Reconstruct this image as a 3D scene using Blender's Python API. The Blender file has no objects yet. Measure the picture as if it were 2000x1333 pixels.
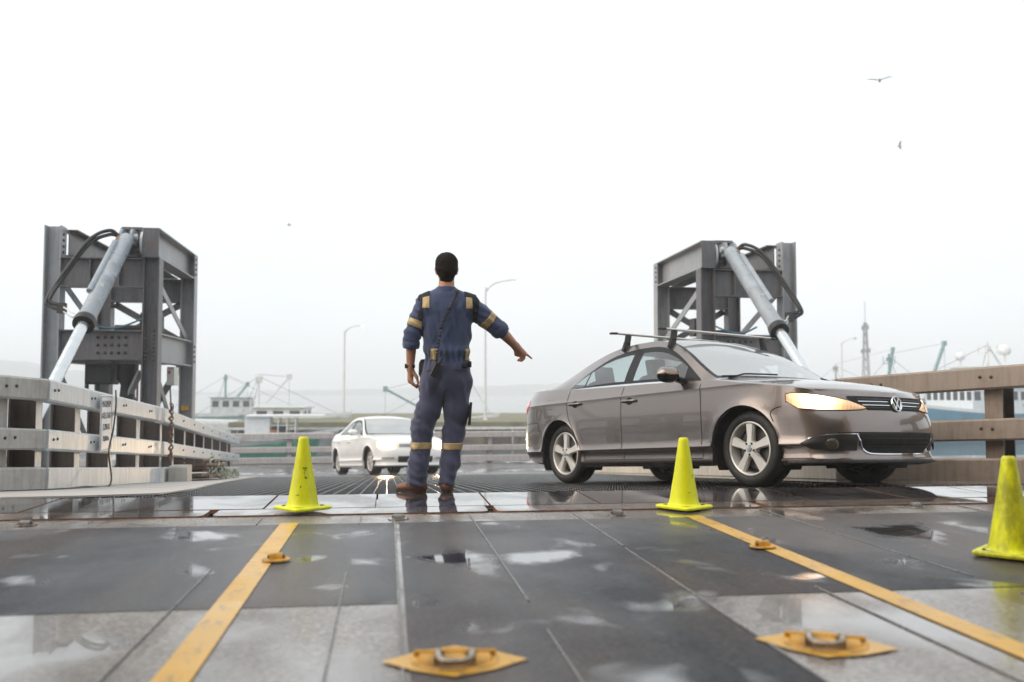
import bpy, bmesh, math, random
import numpy as np
from mathutils import Vector, Matrix

random.seed(7)
rng = np.random.default_rng(7)
SC = bpy.context.scene
COL = SC.collection
R = math.radians

# ------------------------------------------------------------------ camera, sky, light, exposure
cam_d = bpy.data.cameras.new('camera')
cam = bpy.data.objects.new('camera', cam_d)
COL.objects.link(cam)
cam.location = (0, 0, 0.75)
cam.rotation_euler = (R(90 + 3.132), 0, R(-7.595))
cam_d.sensor_width = 36
cam_d.lens = 32.4
cam_d.clip_start = 0.05
cam_d.clip_end = 9000
cam_d.dof.use_dof = True
cam_d.dof.focus_distance = 7.4
cam_d.dof.aperture_fstop = 1.7
SC.camera = cam

SUN_EL, SUN_ROT = R(40), R(-105)        # overcast: warm sun added at left in place of the ferry's lamps
wd = bpy.data.worlds.new('World')
SC.world = wd
wd.use_nodes = True
wn = wd.node_tree
bg = wn.nodes['Background']
sky = wn.nodes.new('ShaderNodeTexSky')
sky.sky_type = 'NISHITA'
sky.sun_disc = False
sky.sun_elevation = SUN_EL
sky.sun_rotation = SUN_ROT
sky.air_density = 1.0
sky.dust_density = 5.0
hs = wn.nodes.new('ShaderNodeHueSaturation')      # a cloud deck lets through very little of the blue
hs.inputs['Saturation'].default_value = 0.18
mx = wn.nodes.new('ShaderNodeMix'); mx.data_type = 'RGBA'
mx.inputs[0].default_value = 0.80
mx.inputs[7].default_value = (11.6, 12.25, 12.75, 1)   # even cloud cover
wn.links.new(sky.outputs[0], hs.inputs['Color'])
wn.links.new(hs.outputs[0], mx.inputs[6])
cn_ = wn.nodes.new('ShaderNodeTexNoise')            # faint unevenness of the overcast
cn_.inputs['Scale'].default_value = 2.6; cn_.inputs['Detail'].default_value = 5
tc_ = wn.nodes.new('ShaderNodeTexCoord')
wn.links.new(tc_.outputs['Generated'], cn_.inputs['Vector'])
mr_ = wn.nodes.new('ShaderNodeMapRange')
mr_.inputs['From Min'].default_value = .3; mr_.inputs['From Max'].default_value = .7
mr_.inputs['To Min'].default_value = .955; mr_.inputs['To Max'].default_value = 1.045
wn.links.new(cn_.outputs['Fac'], mr_.inputs['Value'])
ml_ = wn.nodes.new('ShaderNodeMix'); ml_.data_type = 'RGBA'; ml_.blend_type = 'MULTIPLY'
ml_.inputs[0].default_value = 1.0
wn.links.new(mx.outputs[2], ml_.inputs[6])
wn.links.new(mr_.outputs[0], ml_.inputs[7])
wn.links.new(ml_.outputs[2], bg.inputs['Color'])
bg.inputs['Strength'].default_value = 0.068

sun_d = bpy.data.lights.new('sun', 'SUN')
sun = bpy.data.objects.new('sun', sun_d)
COL.objects.link(sun)
sun_d.energy = 1.5
sun_d.angle = R(70)
sun_d.color = (1.0, 0.83, 0.64)
sd = Vector((math.sin(SUN_ROT) * math.cos(SUN_EL), math.cos(SUN_ROT) * math.cos(SUN_EL), math.sin(SUN_EL)))
sun.rotation_euler = (-sd).to_track_quat('-Z', 'Y').to_euler()

vs = SC.view_settings
vs.view_transform = 'Standard'
vs.look = 'None'
vs.gamma = 1
vs.use_curve_mapping = False
vs.exposure = 0.71
SC.render.engine = 'CYCLES'
SC.cycles.max_bounces = 10
SC.cycles.transparent_max_bounces = 16
SC.cycles.volume_bounces = 5
SC.cycles.caustics_reflective = False
SC.cycles.caustics_refractive = False
SC.cycles.sample_clamp_indirect = 6

# ------------------------------------------------------------------ helpers
def V(*a):
    return Vector(a if len(a) > 1 else a[0])

def tag(o, label=None, cat=None, group=None, kind=None):
    if label: o['label'] = label
    if cat: o['category'] = cat
    if group: o['group'] = group
    if kind: o['kind'] = kind
    return o

def link(name, me, m=None, parent=None):
    o = bpy.data.objects.new(name, me)
    COL.objects.link(o)
    if m is not None and len(me.materials) == 0:
        me.materials.append(m)
    if parent is not None:
        o.parent = parent
    return o

def empty(name, loc=(0, 0, 0), rz=0.0, label=None, cat=None, group=None):
    o = bpy.data.objects.new(name, None)
    COL.objects.link(o)
    o.empty_display_size = 0.2
    o.location = loc
    o.rotation_euler = (0, 0, rz)
    return tag(o, label, cat, group)

def copy_tree(o, parent=None):
    c = o.copy()
    COL.objects.link(c)
    c.parent = parent
    for ch in list(o.children):
        copy_tree(ch, c)
    return c

def frame(p, q, up=(0, 0, 1)):
    p, q = V(p), V(q)
    d = (q - p)
    L = d.length
    d = d / L
    upv = V(up)
    s = d.cross(upv)
    if s.length < 1e-5:
        s = d.cross(V(0, 1, 0))
    s.normalize()
    u = s.cross(d).normalized()
    return p, q, d, s, u, L

class MB:
    """collects simple solids, then becomes ONE mesh object"""
    def __init__(self):
        self.v, self.f = [], []
    def add(self, vs, fs):
        b = len(self.v)
        self.v += [tuple(x) for x in vs]
        self.f += [tuple(b + i for i in f) for f in fs]
        return self
    def prism(self, poly, p, q, up=(0, 0, 1), cap=True, scale_q=1.0):
        p, q, d, s, u, L = frame(p, q, up)
        n = len(poly)
        vs = [p + s * a + u * b for a, b in poly] + [q + s * a * scale_q + u * b * scale_q for a, b in poly]
        fs = [(i, (i + 1) % n, n + (i + 1) % n, n + i) for i in range(n)]
        if cap:
            fs += [tuple(range(n - 1, -1, -1)), tuple(range(n, 2 * n))]
        return self.add(vs, fs)
    def beam(self, p, q, w, h, up=(0, 0, 1), ch=0.0):
        a, b = w / 2, h / 2
        if ch > 0:
            c = ch
            poly = [(-a + c, -b), (a - c, -b), (a, -b + c), (a, b - c), (a - c, b), (-a + c, b), (-a, b - c), (-a, -b + c)]
        else:
            poly = [(-a, -b), (a, -b), (a, b), (-a, b)]
        return self.prism(poly, p, q, up)
    def ibeam(self, p, q, w, h, tf=0.02, tw=0.014, up=(0, 0, 1)):
        a, b, t = w / 2, h / 2, tw / 2
        poly = [(-a, -b), (a, -b), (a, -b + tf), (t, -b + tf), (t, b - tf), (a, b - tf), (a, b), (-a, b), (-a, b - tf), (-t, b - tf), (-t, -b + tf), (-a, -b + tf)]
        p, q, d, s, u, L = frame(p, q, up)
        n = 12
        vs = [p + s * x + u * y for x, y in poly] + [q + s * x + u * y for x, y in poly]
        fs = [(i, (i + 1) % n, n + (i + 1) % n, n + i) for i in range(n)]
        fs += [(3, 2, 1, 0, 11, 10)[::1], (9, 8, 7, 6, 5, 4), (10, 9, 4, 3)]
        fs += [(n + 10, n + 11, n + 0, n + 1, n + 2, n + 3), (n + 4, n + 5, n + 6, n + 7, n + 8, n + 9), (n + 3, n + 4, n + 9, n + 10)]
        return self.add(vs, fs)
    def box(self, c, size, rz=0.0, ch=0.0):
        c = V(c); sx, sy, sz = size
        ax = V(math.cos(rz), math.sin(rz), 0)
        return self.beam(c - ax * sx / 2, c + ax * sx / 2, sy, sz, ch=ch)
    def tube(self, pts, r, n=8, cap=True, rr=None):
        pts = [V(p) for p in pts]
        m = len(pts)
        vs, fs = [], []
        prev = None
        for i, p in enumerate(pts):
            d = (pts[min(i + 1, m - 1)] - pts[max(i - 1, 0)]).normalized()
            if prev is None:
                a = d.orthogonal().normalized()
            else:
                a = (prev - d * prev.dot(d)).normalized()
            prev = a
            b = d.cross(a)
            ri = rr[i] if rr else r
            for k in range(n):
                t = 2 * math.pi * k / n
                vs.append(p + a * (ri * math.cos(t)) + b * (ri * math.sin(t)))
        for i in range(m - 1):
            for k in range(n):
                k2 = (k + 1) % n
                fs.append((i * n + k, i * n + k2, (i + 1) * n + k2, (i + 1) * n + k))
        if cap:
            fs += [tuple(range(n - 1, -1, -1)), tuple((m - 1) * n + k for k in range(n))]
        return self.add(vs, fs)
    def lathe(self, prof, c=(0, 0, 0), axis=(0, 0, 1), n=24, closed=False):
        """prof: (radius, height along axis)"""
        c = V(c); ax = V(axis).normalized()
        a = ax.orthogonal().normalized(); b = ax.cross(a)
        m = len(prof)
        vs, fs = [], []
        for r, hgt in prof:
            for k in range(n):
                t = 2 * math.pi * k / n
                vs.append(c + ax * hgt + a * (r * math.cos(t)) + b * (r * math.sin(t)))
        for i in range(m - 1 + (1 if closed else 0)):
            j = (i + 1) % m
            for k in range(n):
                k2 = (k + 1) % n
                fs.append((i * n + k, i * n + k2, j * n + k2, j * n + k))
        return self.add(vs, fs)
    def disc(self, c, r, axis=(0, 0, 1), n=20):
        c = V(c); ax = V(axis).normalized(); a = ax.orthogonal().normalized(); b = ax.cross(a)
        return self.add([c + a * r * math.cos(2 * math.pi * k / n) + b * r * math.sin(2 * math.pi * k / n) for k in range(n)], [tuple(range(n))])
    def poly(self, pts, z0, z1):
        n = len(pts)
        vs = [(x, y, z0) for x, y in pts] + [(x, y, z1) for x, y in pts]
        fs = [(i, (i + 1) % n, n + (i + 1) % n, n + i) for i in range(n)] + [tuple(range(n - 1, -1, -1)), tuple(range(n, 2 * n))]
        return self.add(vs, fs)
    def grid(self, rows, closed=False):
        m, n = len(rows), len(rows[0])
        fs = []
        for i in range(m - 1):
            for k in range(n - (0 if closed else 1)):
                k2 = (k + 1) % n
                fs.append((i * n + k, i * n + k2, (i + 1) * n + k2, (i + 1) * n + k))
        return self.add([p for r in rows for p in r], fs)
    def build(self, name, m=None, parent=None, smooth=None, weld=False):
        me = bpy.data.meshes.new(name)
        me.from_pydata(self.v, [], self.f)
        bm = bmesh.new(); bm.from_mesh(me)
        if weld:
            bmesh.ops.remove_doubles(bm, verts=bm.verts, dist=2e-4)
            bmesh.ops.dissolve_degenerate(bm, dist=1e-5, edges=bm.edges)
        bmesh.ops.recalc_face_normals(bm, faces=bm.faces)
        if smooth is not None:
            lim = R(smooth)
            for f in bm.faces: f.smooth = True
            for e in bm.edges:
                if len(e.link_faces) == 2 and e.calc_face_angle(0) > lim:
                    e.smooth = False
        bm.to_mesh(me); bm.free()
        return link(name, me, m, parent)

def arc(p, q, sag, n=10):
    p, q = V(p), V(q)
    return [p.lerp(q, i / n) + V(0, 0, -4 * sag * (i / n) * (1 - i / n)) for i in range(n + 1)]

def bez(pts, n=24):
    """Catmull-Rom through points"""
    P = [V(p) for p in pts]
    P = [P[0] * 2 - P[1]] + P + [P[-1] * 2 - P[-2]]
    out = []
    m = len(P) - 3
    for i in range(m):
        p0, p1, p2, p3 = P[i:i + 4]
        k = max(2, n // m)
        for j in range(k):
            t = j / k
            out.append(0.5 * ((2 * p1) + (p2 - p0) * t + (2 * p0 - 5 * p1 + 4 * p2 - p3) * t * t + (3 * p1 - p0 - 3 * p2 + p3) * t ** 3))
    out.append(P[-2])
    return out

def text_mesh(name, txt, size, m, parent, loc, rot, align='CENTER', depth=0.001):
    cu = bpy.data.curves.new(name, 'FONT')
    cu.body = txt; cu.size = size; cu.align_x = align; cu.align_y = 'CENTER'; cu.extrude = depth
    ob = bpy.data.objects.new(name, cu)
    COL.objects.link(ob)
    dg = bpy.context.evaluated_depsgraph_get(); dg.update()
    me = bpy.data.meshes.new_from_object(ob.evaluated_get(dg))
    COL.objects.unlink(ob); bpy.data.objects.remove(ob)
    o = link(name, me, None, parent)
    me.materials.clear(); me.materials.append(m)
    o.location = loc; o.rotation_euler = rot
    return o

# ------------------------------------------------------------------ materials
class NT:
    def __init__(self, name):
        self.m = bpy.data.materials.new(name)
        self.m.use_nodes = True
        self.t = self.m.node_tree
        self.p = self.t.nodes['Principled BSDF']
        self.out = self.t.nodes['Material Output']
        self._c = None
    def n(self, ty, **kw):
        nd = self.t.nodes.new('ShaderNode' + ty)
        for k, v in kw.items():
            if hasattr(nd, k): setattr(nd, k, v)
            else: nd.inputs[k].default_value = v
        return nd
    def l(self, a, b): self.t.links.new(a, b)
    def co(self, space='Object', scale=(1, 1, 1), loc=(0, 0, 0)):
        tc = self.n('TexCoord') if space != 'World' else self.n('NewGeometry')
        mp = self.n('Mapping')
        mp.inputs['Scale'].default_value = scale
        mp.inputs['Location'].default_value = loc
        self.l(tc.outputs['Position' if space == 'World' else space], mp.inputs['Vector'])
        return mp.outputs[0]
    def noise(self, co, scale, detail=4, rough=0.55, dist=0.0):
        nd = self.n('TexNoise'); nd.inputs['Scale'].default_value = scale
        nd.inputs['Detail'].default_value = detail; nd.inputs['Roughness'].default_value = rough
        nd.inputs['Distortion'].default_value = dist
        self.l(co, nd.inputs['Vector'])
        return nd.outputs['Fac']
    def ramp(self, fac, stops):
        nd = self.n('ValToRGB')
        cr = nd.color_ramp
        while len(cr.elements) > 1: cr.elements.remove(cr.elements[-1])
        for i, (pos, c) in enumerate(stops):
            e = cr.elements[0] if i == 0 else cr.elements.new(pos)
            e.position = pos
            e.color = (c, c, c, 1) if isinstance(c, (int, float)) else tuple(c) + (1,)
        self.l(fac, nd.inputs['Fac'])
        return nd.outputs['Color']
    def mix(self, fac, a, b, mode='MIX'):
        nd = self.n('Mix'); nd.data_type = 'RGBA'; nd.blend_type = mode
        for i, x in ((0, fac), (6, a), (7, b)):
            if hasattr(x, 'is_linked') or hasattr(x, 'links'): self.l(x, nd.inputs[i])
            elif isinstance(x, (int, float)): nd.inputs[i].default_value = x if i == 0 else (x, x, x, 1)
            else: nd.inputs[i].default_value = tuple(x) + (1,)
        return nd.outputs[2]
    def math(self, op, a, b=None):
        nd = self.n('Math'); nd.operation = op
        for i, x in ((0, a), (1, b)):
            if x is None: continue
            if isinstance(x, (int, float)): nd.inputs[i].default_value = x
            else: self.l(x, nd.inputs[i])
        return nd.outputs[0]
    def bump(self, h, strength=0.3, dist=0.01, normal=None):
        nd = self.n('Bump'); nd.inputs['Strength'].default_value = strength; nd.inputs['Distance'].default_value = dist
        self.l(h, nd.inputs['Height'])
        if normal is not None: self.l(normal, nd.inputs['Normal'])
        return nd.outputs[0]
    def set(self, **kw):
        names = dict(col='Base Color', rough='Roughness', metal='Metallic', nrm='Normal', spec='Specular IOR Level', coat='Coat Weight', coatr='Coat Roughness', ior='IOR', sheen='Sheen Weight', emis='Emission Color', emiss='Emission Strength', alpha='Alpha', trans='Transmission Weight', sss='Subsurface Weight')
        for k, v in kw.items():
            s = self.p.inputs[names[k]]
            if isinstance(v, (int, float)): s.default_value = v
            elif isinstance(v, (tuple, list)): s.default_value = tuple(v) + ((1,) if len(v) == 3 else ())
            else: self.l(v, s)
        return self

def simple(name, col, rough=0.5, metal=0.0, var=0.15, scale=6.0, bump=0.0, bscale=60.0, space='Object', spec=0.5, coat=0.0, rvar=0.1, sheen=0.0):
    t = NT(name)
    c = t.co(space)
    f = t.noise(c, scale, 5)
    lo = tuple(max(0, x * (1 - var)) for x in col); hi = tuple(min(1, x * (1 + var)) for x in col)
    t.set(col=t.ramp(f, [(0.3, lo), (0.7, hi)]), metal=metal, spec=spec, coat=coat, sheen=sheen)
    f2 = t.noise(c, scale * 2.3, 4)
    t.set(rough=t.ramp(f2, [(0.3, max(0, rough - rvar)), (0.7, min(1, rough + rvar))]))
    if bump:
        t.set(nrm=t.bump(t.noise(c, bscale, 3), bump, 0.004))
    return t.m

M = {}
def galv(name, base, warm, rust=0.0, rough=0.42):
    """weathered galvanised / painted steel with streaks, dull and wet"""
    t = NT(name)
    c = t.co('World')
    cs = t.co('World', (9, 9, 0.9))
    big = t.noise(c, 1.7, 5, 0.6)
    streak = t.noise(cs, 2.2, 5, 0.6)
    fine = t.noise(c, 26, 4, 0.6)
    col = t.mix(t.ramp(big, [(0.35, 0.0), (0.68, 1.0)]), base, warm)
    dk = tuple(x * 0.62 for x in base)
    col = t.mix(t.math('MULTIPLY', t.ramp(streak, [(0.45, 0.0), (0.72, 1.0)]), 0.75), col, dk)
    col = t.mix(t.math('MULTIPLY', t.ramp(fine, [(0.35, 0.0), (0.7, 1.0)]), 0.28), col, tuple(min(1, x * 1.35) for x in base))
    if rust:
        rn = t.noise(c, 5.5, 6, 0.7)
        col = t.mix(t.math('MULTIPLY', t.ramp(rn, [(0.52, 0.0), (0.68, 1.0)]), rust), col, (0.17, 0.075, 0.035))
    t.set(col=col, rough=t.ramp(fine, [(0.2, rough - 0.12), (0.8, rough + 0.12)]), metal=0.25, spec=0.5)
    t.set(nrm=t.bump(fine, 0.25, 0.003))
    return t.m
M['galv'] = galv('galvanised_steel', (0.56, 0.595, 0.625), (0.66, 0.67, 0.67))
M['galv_old'] = galv('old_galvanised_steel', (0.41, 0.405, 0.385), (0.52, 0.505, 0.47), 0.2, 0.55)
M['rusty_rail'] = galv('weathered_rail_steel', (0.27, 0.232, 0.20), (0.34, 0.27, 0.215), 0.30, 0.55)
M['tower'] = galv('tower_steel_shaded', (0.105, 0.107, 0.118), (0.170, 0.164, 0.168), 0.45, 0.40)  # shaded copy of the tower steel, darkened for the front beams
M['tower_lit'] = galv('tower_steel_lit', (0.30, 0.315, 0.335), (0.36, 0.36, 0.365), 0.2, 0.4)  # lit copy of the same steel, paler where side faces catch light
M['post'] = galv('shaded_rusty_post_steel', (0.060, 0.048, 0.042), (0.095, 0.075, 0.062), 0.5, 0.6)  # shade of the web recess painted in, together with rust
M['bolt'] = simple('bolt_steel', (0.06, 0.055, 0.05), 0.5, 0.5)
M['black'] = simple('black_rubber', (0.012, 0.012, 0.013), 0.45, 0, 0.3, 12)
M['dark'] = simple('dark_steel', (0.03, 0.03, 0.033), 0.55, 0.2)
M['cyl'] = simple('pale_blue_paint', (0.29, 0.325, 0.36), 0.32, 0, 0.14, 3)
M['chrome'] = simple('bright_rod', (0.66, 0.69, 0.71), 0.22, 0.8, 0.06)
M['brass'] = simple('copper_fitting', (0.28, 0.13, 0.06), 0.5, 0.4)
M['white'] = simple('white_paint', (0.74, 0.75, 0.76), 0.4, 0, 0.08, 4)
M['offwhite'] = simple('weathered_white', (0.62, 0.63, 0.62), 0.5, 0, 0.2, 2)
M['ink'] = simple('black_print', (0.02, 0.02, 0.025), 0.6)
M['green'] = simple('green_paint', (0.03, 0.17, 0.115), 0.45, 0, 0.3, 2)
M['teal'] = simple('hazed_sea_green_paint', (0.17, 0.29, 0.29), 0.5, 0, 0.3, 2)  # paled so the colour itself carries distance haze
M['bluehull'] = simple('hazed_blue_paint', (0.10, 0.26, 0.38), 0.4, 0, 0.15, 1)  # lightened too: haze over the far hulls put into the colour
M['grey'] = simple('grey_paint', (0.26, 0.27, 0.28), 0.5, 0, 0.2, 2)
M['wood'] = simple('old_timber', (0.105, 0.066, 0.050), 0.65, 0, 0.35, 8, 0.5, 40)
M['rope'] = simple('rope', (0.42, 0.44, 0.36), 0.75, 0, 0.2, 30)
M['concrete'] = simple('concrete', (0.34, 0.32, 0.29), 0.7, 0, 0.2, 1.5, 0.3, 30, 'World')
M['glassdark'] = simple('dark_window', (0.03, 0.04, 0.05), 0.12, 0, 0.2)
M['orange'] = simple('orange_float', (0.75, 0.25, 0.03), 0.5)
M['yellowfit'] = simple('yellow_fitting', (0.50, 0.255, 0.022), 0.45, 0, 0.5, 22, .3, 60)
M['lampglow'] = NT('lamp_glow').set(col=(1, 1, 1), emis=(1.0, 0.95, 0.86), emiss=9.0).m
# ------------------------------------------------------------------ setting
SL = 0.080                      # ramp slope, starts at the apron's far edge
Y0 = 6.84
def zr(y):
    return -SL * max(0.0, y - Y0)

def strip_sheet(name, quads, m, parent=None, kind=None):
    me = bpy.data.meshes.new(name)
    vs, fs = [], []
    for q in quads:
        b = len(vs); vs += q; fs.append((b, b + 1, b + 2, b + 3))
    me.from_pydata(vs, [], fs)
    o = link(name, me, m, parent)
    if kind: o['kind'] = kind
    return o

# --- wet deck materials
def deck_mat(name, lo, hi, r0, r1, wet_lo=0.50, wet_hi=0.58, wet_r=0.05, grain=0.25, gscale=260, brown=0.35, off=(0, 0, 0), spec=0.55, soft=(0.40, 0.52)):
    t = NT(name)
    c = t.co('World', (1, 1, 1), off)
    cl = t.co('World', (1.6, 0.42, 1), off)            # wear drags along the lanes
    big = t.noise(cl, 0.9, 5, 0.6)
    mid = t.noise(cl, 3.4, 5, 0.6)
    fine = t.noise(c, 21, 5, 0.65)
    gr = t.noise(c, gscale, 2, 0.5)
    col = t.mix(t.ramp(fine, [(0.25, 0.0), (0.75, 1.0)]), lo, hi)
    col = t.mix(t.math('MULTIPLY', t.ramp(big, [(0.40, 0.0), (0.60, 1.0)]), brown), col, (0.078, 0.052, 0.038))
    col = t.mix(t.math('MULTIPLY', t.ramp(t.noise(t.co('World', (2.2, .25, 1), (off[0] + 5, 0, 0)), 1.3, 4, .6), [(.50, 0.), (.68, 1.)]), .45), col, tuple(x * .45 for x in lo))   # tyre dirt along the lanes
    wet = t.ramp(t.noise(t.co('World', (1.0, .7, 1), (off[0] + 11, 3, 0)), 0.55, 4, .6), [(soft[0], 0.0), (soft[1], 1.0)])      # broad damp film
    speck = t.ramp(t.noise(c, 52, 4, .7), [(.34, .35), (.66, 1.75)])
    rs = t.ramp(t.noise(c, 4.3, 6, .75), [(.66, 0.), (.74, 1.)])
    pud = t.ramp(t.noise(t.co('World', (1.1, 0.8, 1), (3.1, 1.7, 0)), 1.9, 3, 0.5, 0.3), [(wet_lo, 0.0), (wet_hi, 1.0)])
    col = t.mix(1.0, col, speck, 'MULTIPLY')
    col = t.mix(t.math('MULTIPLY', rs, .7), col, (.16, .07, .03))
    scr = t.ramp(t.noise(t.co('World', (30, 0.5, 1), off), 1.5, 4, 0.6), [(0.62, 0.0), (0.78, 1.0)])
    col = t.mix(t.math('MULTIPLY', scr, 0.25), col, tuple(min(1, x * 1.8) for x in hi))
    ro = t.math('ADD', t.math('MULTIPLY', mid, r1 - r0), r0)
    ro = t.math('SUBTRACT', ro, t.math('MULTIPLY', wet, 0.14))
    ro = t.mix(pud, ro, wet_r)
    gh = t.math('MULTIPLY', gr, t.math('SUBTRACT', 1.0, pud))
    t.set(col=t.mix(t.math('MULTIPLY', pud, 0.45), col, tuple(x * 0.5 for x in lo)), rough=ro, spec=t.math('MULTIPLY', t.math('ADD', t.math('MULTIPLY', t.math('MAXIMUM', wet, pud), .75), .25), spec), nrm=t.bump(gh, grain, 0.004))
    t.set(coat=t.math('MULTIPLY', pud, 0.8), coatr=0.02)
    return t.m
M['deck'] = deck_mat('bare_wet_deck_plate', (0.17, 0.155, 0.14), (0.31, 0.285, 0.26), 0.22, 0.44, 0.46, 0.66, 0.08, 0.2, 120, 0.75, (0, 0, 0), .8, (.38, .55))
M['coat'] = deck_mat('dark_nonslip_coating', (0.017, 0.0185, 0.0225), (0.044, 0.047, 0.055), 0.38, 0.56, 0.565, 0.66, 0.09, 0.9, 190, 0.65, (4.7, 2.2, 0), .66, (.42, .60))
M['plate'] = deck_mat('wet_apron_plate', (0.05, 0.05, 0.053), (0.09, 0.09, 0.095), 0.05, 0.16, 0.42, 0.60, 0.035, 0.05, 90, 0.25, (1, 8, 0))
M['flap'] = deck_mat('flap_steel', (0.13, 0.115, 0.105), (0.22, 0.20, 0.185), 0.12, 0.30, 0.46, 0.58, 0.05, 0.10, 90, 0.4, (2, 3, 0))
t = NT('lane_paint'); c = t.co('World')
wear = t.ramp(t.noise(t.co('World', (1, .35, 1)), 17, 7, 0.75), [(0.33, 0.0), (0.45, 1.0)])
pc = t.mix(t.noise(c, 3, 4), (0.52, 0.285, 0.03), (0.70, 0.41, 0.06))
t.set(col=t.mix(wear, (0.20, 0.15, 0.09), pc), rough=t.ramp(t.noise(c, 2.2, 4), [(0.35, 0.18), (0.65, 0.42)]), nrm=t.bump(t.noise(c, 200, 2), 0.3, 0.003))
M['lane'] = t.m
M['rustedge'] = simple('rusty_edge', (0.20, 0.095, 0.05), 0.6, 0.1, 0.4, 14, 0, 60, 'World')
M['bead'] = simple('weld_bead', (0.17, 0.165, 0.155), 0.3, 0.2, 0.4, 7, 0, 60, 'World')

deck = strip_sheet('ferry_deck', [[(-9, -9, 0), (11, -9, 0), (11, 5.72, 0), (-9, 5.72, 0)]], M['deck'], kind='structure')
# deck edge thickness
MB().box((1, 5.70, -0.16), (20, 0.03, 0.30)).build('deck_edge', M['dark'], deck)
# non-slip coating panels with the bare strips left between them
for (x0, x1, y0, y1) in [(-9, 0.035, 3.33, 5.36), (0.062, 1.125, -9, 5.36), (1.14, 11, 3.30, 5.36)]:
    b = MB(); b.poly([(x0, y0), (x1, y0), (x1, y1), (x0, y1)], 0.0004, 0.0016); b.build('coating_panel', M['coat'], deck)
# weld beads / plate seams running along the lanes
for x, y0, y1 in [(-3.1, -3, 5.66), (-1.86, -3, 2.6), (-1.86, 3.1, 4.4), (-1.30, 1.5, 3.3), (-0.735, -3, 4.05), (-0.735, 5.38, 5.66), (-0.16, 2.0, 3.9), (-0.16, 5.3, 5.64), (0.048, -3, 5.66), (0.50, 1.8, 2.9), (0.50, 3.3, 5.66), (1.132, -3, 3.5), (1.132, 4.4, 5.6), (1.62, -3, 3.4), (2.35, -3, 3.2), (2.35, 3.5, 5.66), (3.7, -3, 5.66)]:
    b = MB()
    w = 0.0065 if x in (0.048, 1.132) else 0.0045
    b.beam((x, y0, 0.0032), (x + random.uniform(-.01, .01), y1, 0.0032), w * 1.5, 0.005, ch=0.0018)
    b.build('weld_bead', M['bead'], deck)
# painted lane lines
for x in (-0.552, 1.815):
    b = MB(); b.poly([(x - .052, -3), (x + .052, -3), (x + .050, 5.40), (x - .050, 5.40)], 0.0036, 0.0052); b.build('lane_line', M['lane'], deck)

# --- lashing pots
def lashing_pot(loc, big, rz, label, group, diamond=False):
    r = empty('lashing_point', loc, rz, label, 'lashing point', group)
    if big: r.scale = (.9, .9, .9)
    if diamond:
        b = MB(); b.poly([(-.225, .0), (-.12, -.10), (0, -.165), (.12, -.10), (.225, .0), (.12, .10), (0, .165), (-.12, .10)], 0.0053, 0.0066)
        b.build('paint_patch', M['lane'], r)
    if big:
        # shallow oval dish rim, three saddle blocks and a cross bar
        b = MB()
        ring = []
        for rad, z in ((0.140, 0.007), (0.132, 0.013), (0.118, 0.013), (0.108, 0.007)):
            ring.append([(rad * math.cos(t) * 0.98, rad * math.sin(t) * 0.90, z) for t in np.linspace(0, 2 * math.pi, 36, endpoint=False)])
        b.grid(ring, True).build('rim', M['yellowfit'], r, 40)
        b = MB()
        for x0 in (-0.086, 0.0, 0.086):
            w = 0.046 if x0 else 0.066
            pr = [(-.056, .005), (-.050, .014), (-.032, .021), (.0, .023), (.032, .021), (.050, .014), (.056, .005)]
            pol = [(y, z) for y, z in pr]
            n0 = len(pol)
            vs = [(x0 - w / 2, y, z) for y, z in pol] + [(x0 + w / 2, y, z) for y, z in pol]
            fs = [(i, i + 1, n0 + i + 1, n0 + i) for i in range(n0 - 1)] + [tuple(range(n0)), tuple(range(2 * n0 - 1, n0 - 1, -1))]
            bb = MB(); bb.add(vs, fs); bb.build('saddle', M['yellowfit'], r, 50)
        b = MB(); b.lathe([(0, .0072), (.104, .0072), (.112, .0068)], n=30); b.build('recess_shade', simple('shaded_recess', (.16, .085, .02), .5, 0, .5, 16), r)  # flat dark disc paints the shade inside the pot
        MB().tube([(-.128, .040, .018), (.128, .040, .018)], .011, 8).build('cross_bar', M['yellowfit'], r, 50)
        # D ring lying towards the viewer
        pts = [(-.049, .045, .022), (-.052, -.02, .038), (-.047, -.075, .036), (-.024, -.105, .032), (.024, -.105, .032), (.047, -.075, .036), (.052, -.02, .038), (.049, .045, .022)]
        MB().tube(bez(pts, 30), .0105, 8).build('lashing_ring', M['ringsteel'], r, 60)
    else:
        b = MB(); b.lathe([(0.0, 0.0058), (0.062, 0.0058), (0.06, 0.011), (0.0, 0.012)], n=24)
        b.build('base_disc', M['yellowfit'] if diamond is None else M['flap'], r, 40)
        b = MB()
        pr = [(-.022, .011), (-.02, .026), (-.008, .035), (.008, .035), (.02, .026), (.022, .011)]
        n0 = len(pr)
        vs = [(-.028, y, z) for y, z in pr] + [(.028, y, z) for y, z in pr]
        fs = [(i, i + 1, n0 + i + 1, n0 + i) for i in range(n0 - 1)] + [tuple(range(n0)), tuple(range(2 * n0 - 1, n0 - 1, -1))]
        b.add(vs, fs); b.build('saddle', M['yellowfit'] if diamond is None else M['bead'], r, 50)
        MB().tube([(-.038, 0, .02), (.038, 0, .02)], .007, 8).build('cross_bar', M['rustedge'], r, 50)
    return r
M['ringsteel'] = simple('worn_ring_steel', (0.36, 0.30, 0.24), 0.3, 0.7, 0.4, 30)
lashing_pot((0.187, 2.60, 0), True, R(-4), 'yellow deck lashing ring on a painted diamond, nearer the left lane line', 'large yellow lashing rings in the foreground', True)
lashing_pot((1.285, 2.625, 0), True, R(-24), 'yellow deck lashing ring on a painted diamond, nearer the right lane line', 'large yellow lashing rings in the foreground', True)
lashing_pot((-0.487, 4.21, .004), False, 0, 'small yellow lashing saddle set in the left lane line', 'small lashing saddles on the lane lines', None)
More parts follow.
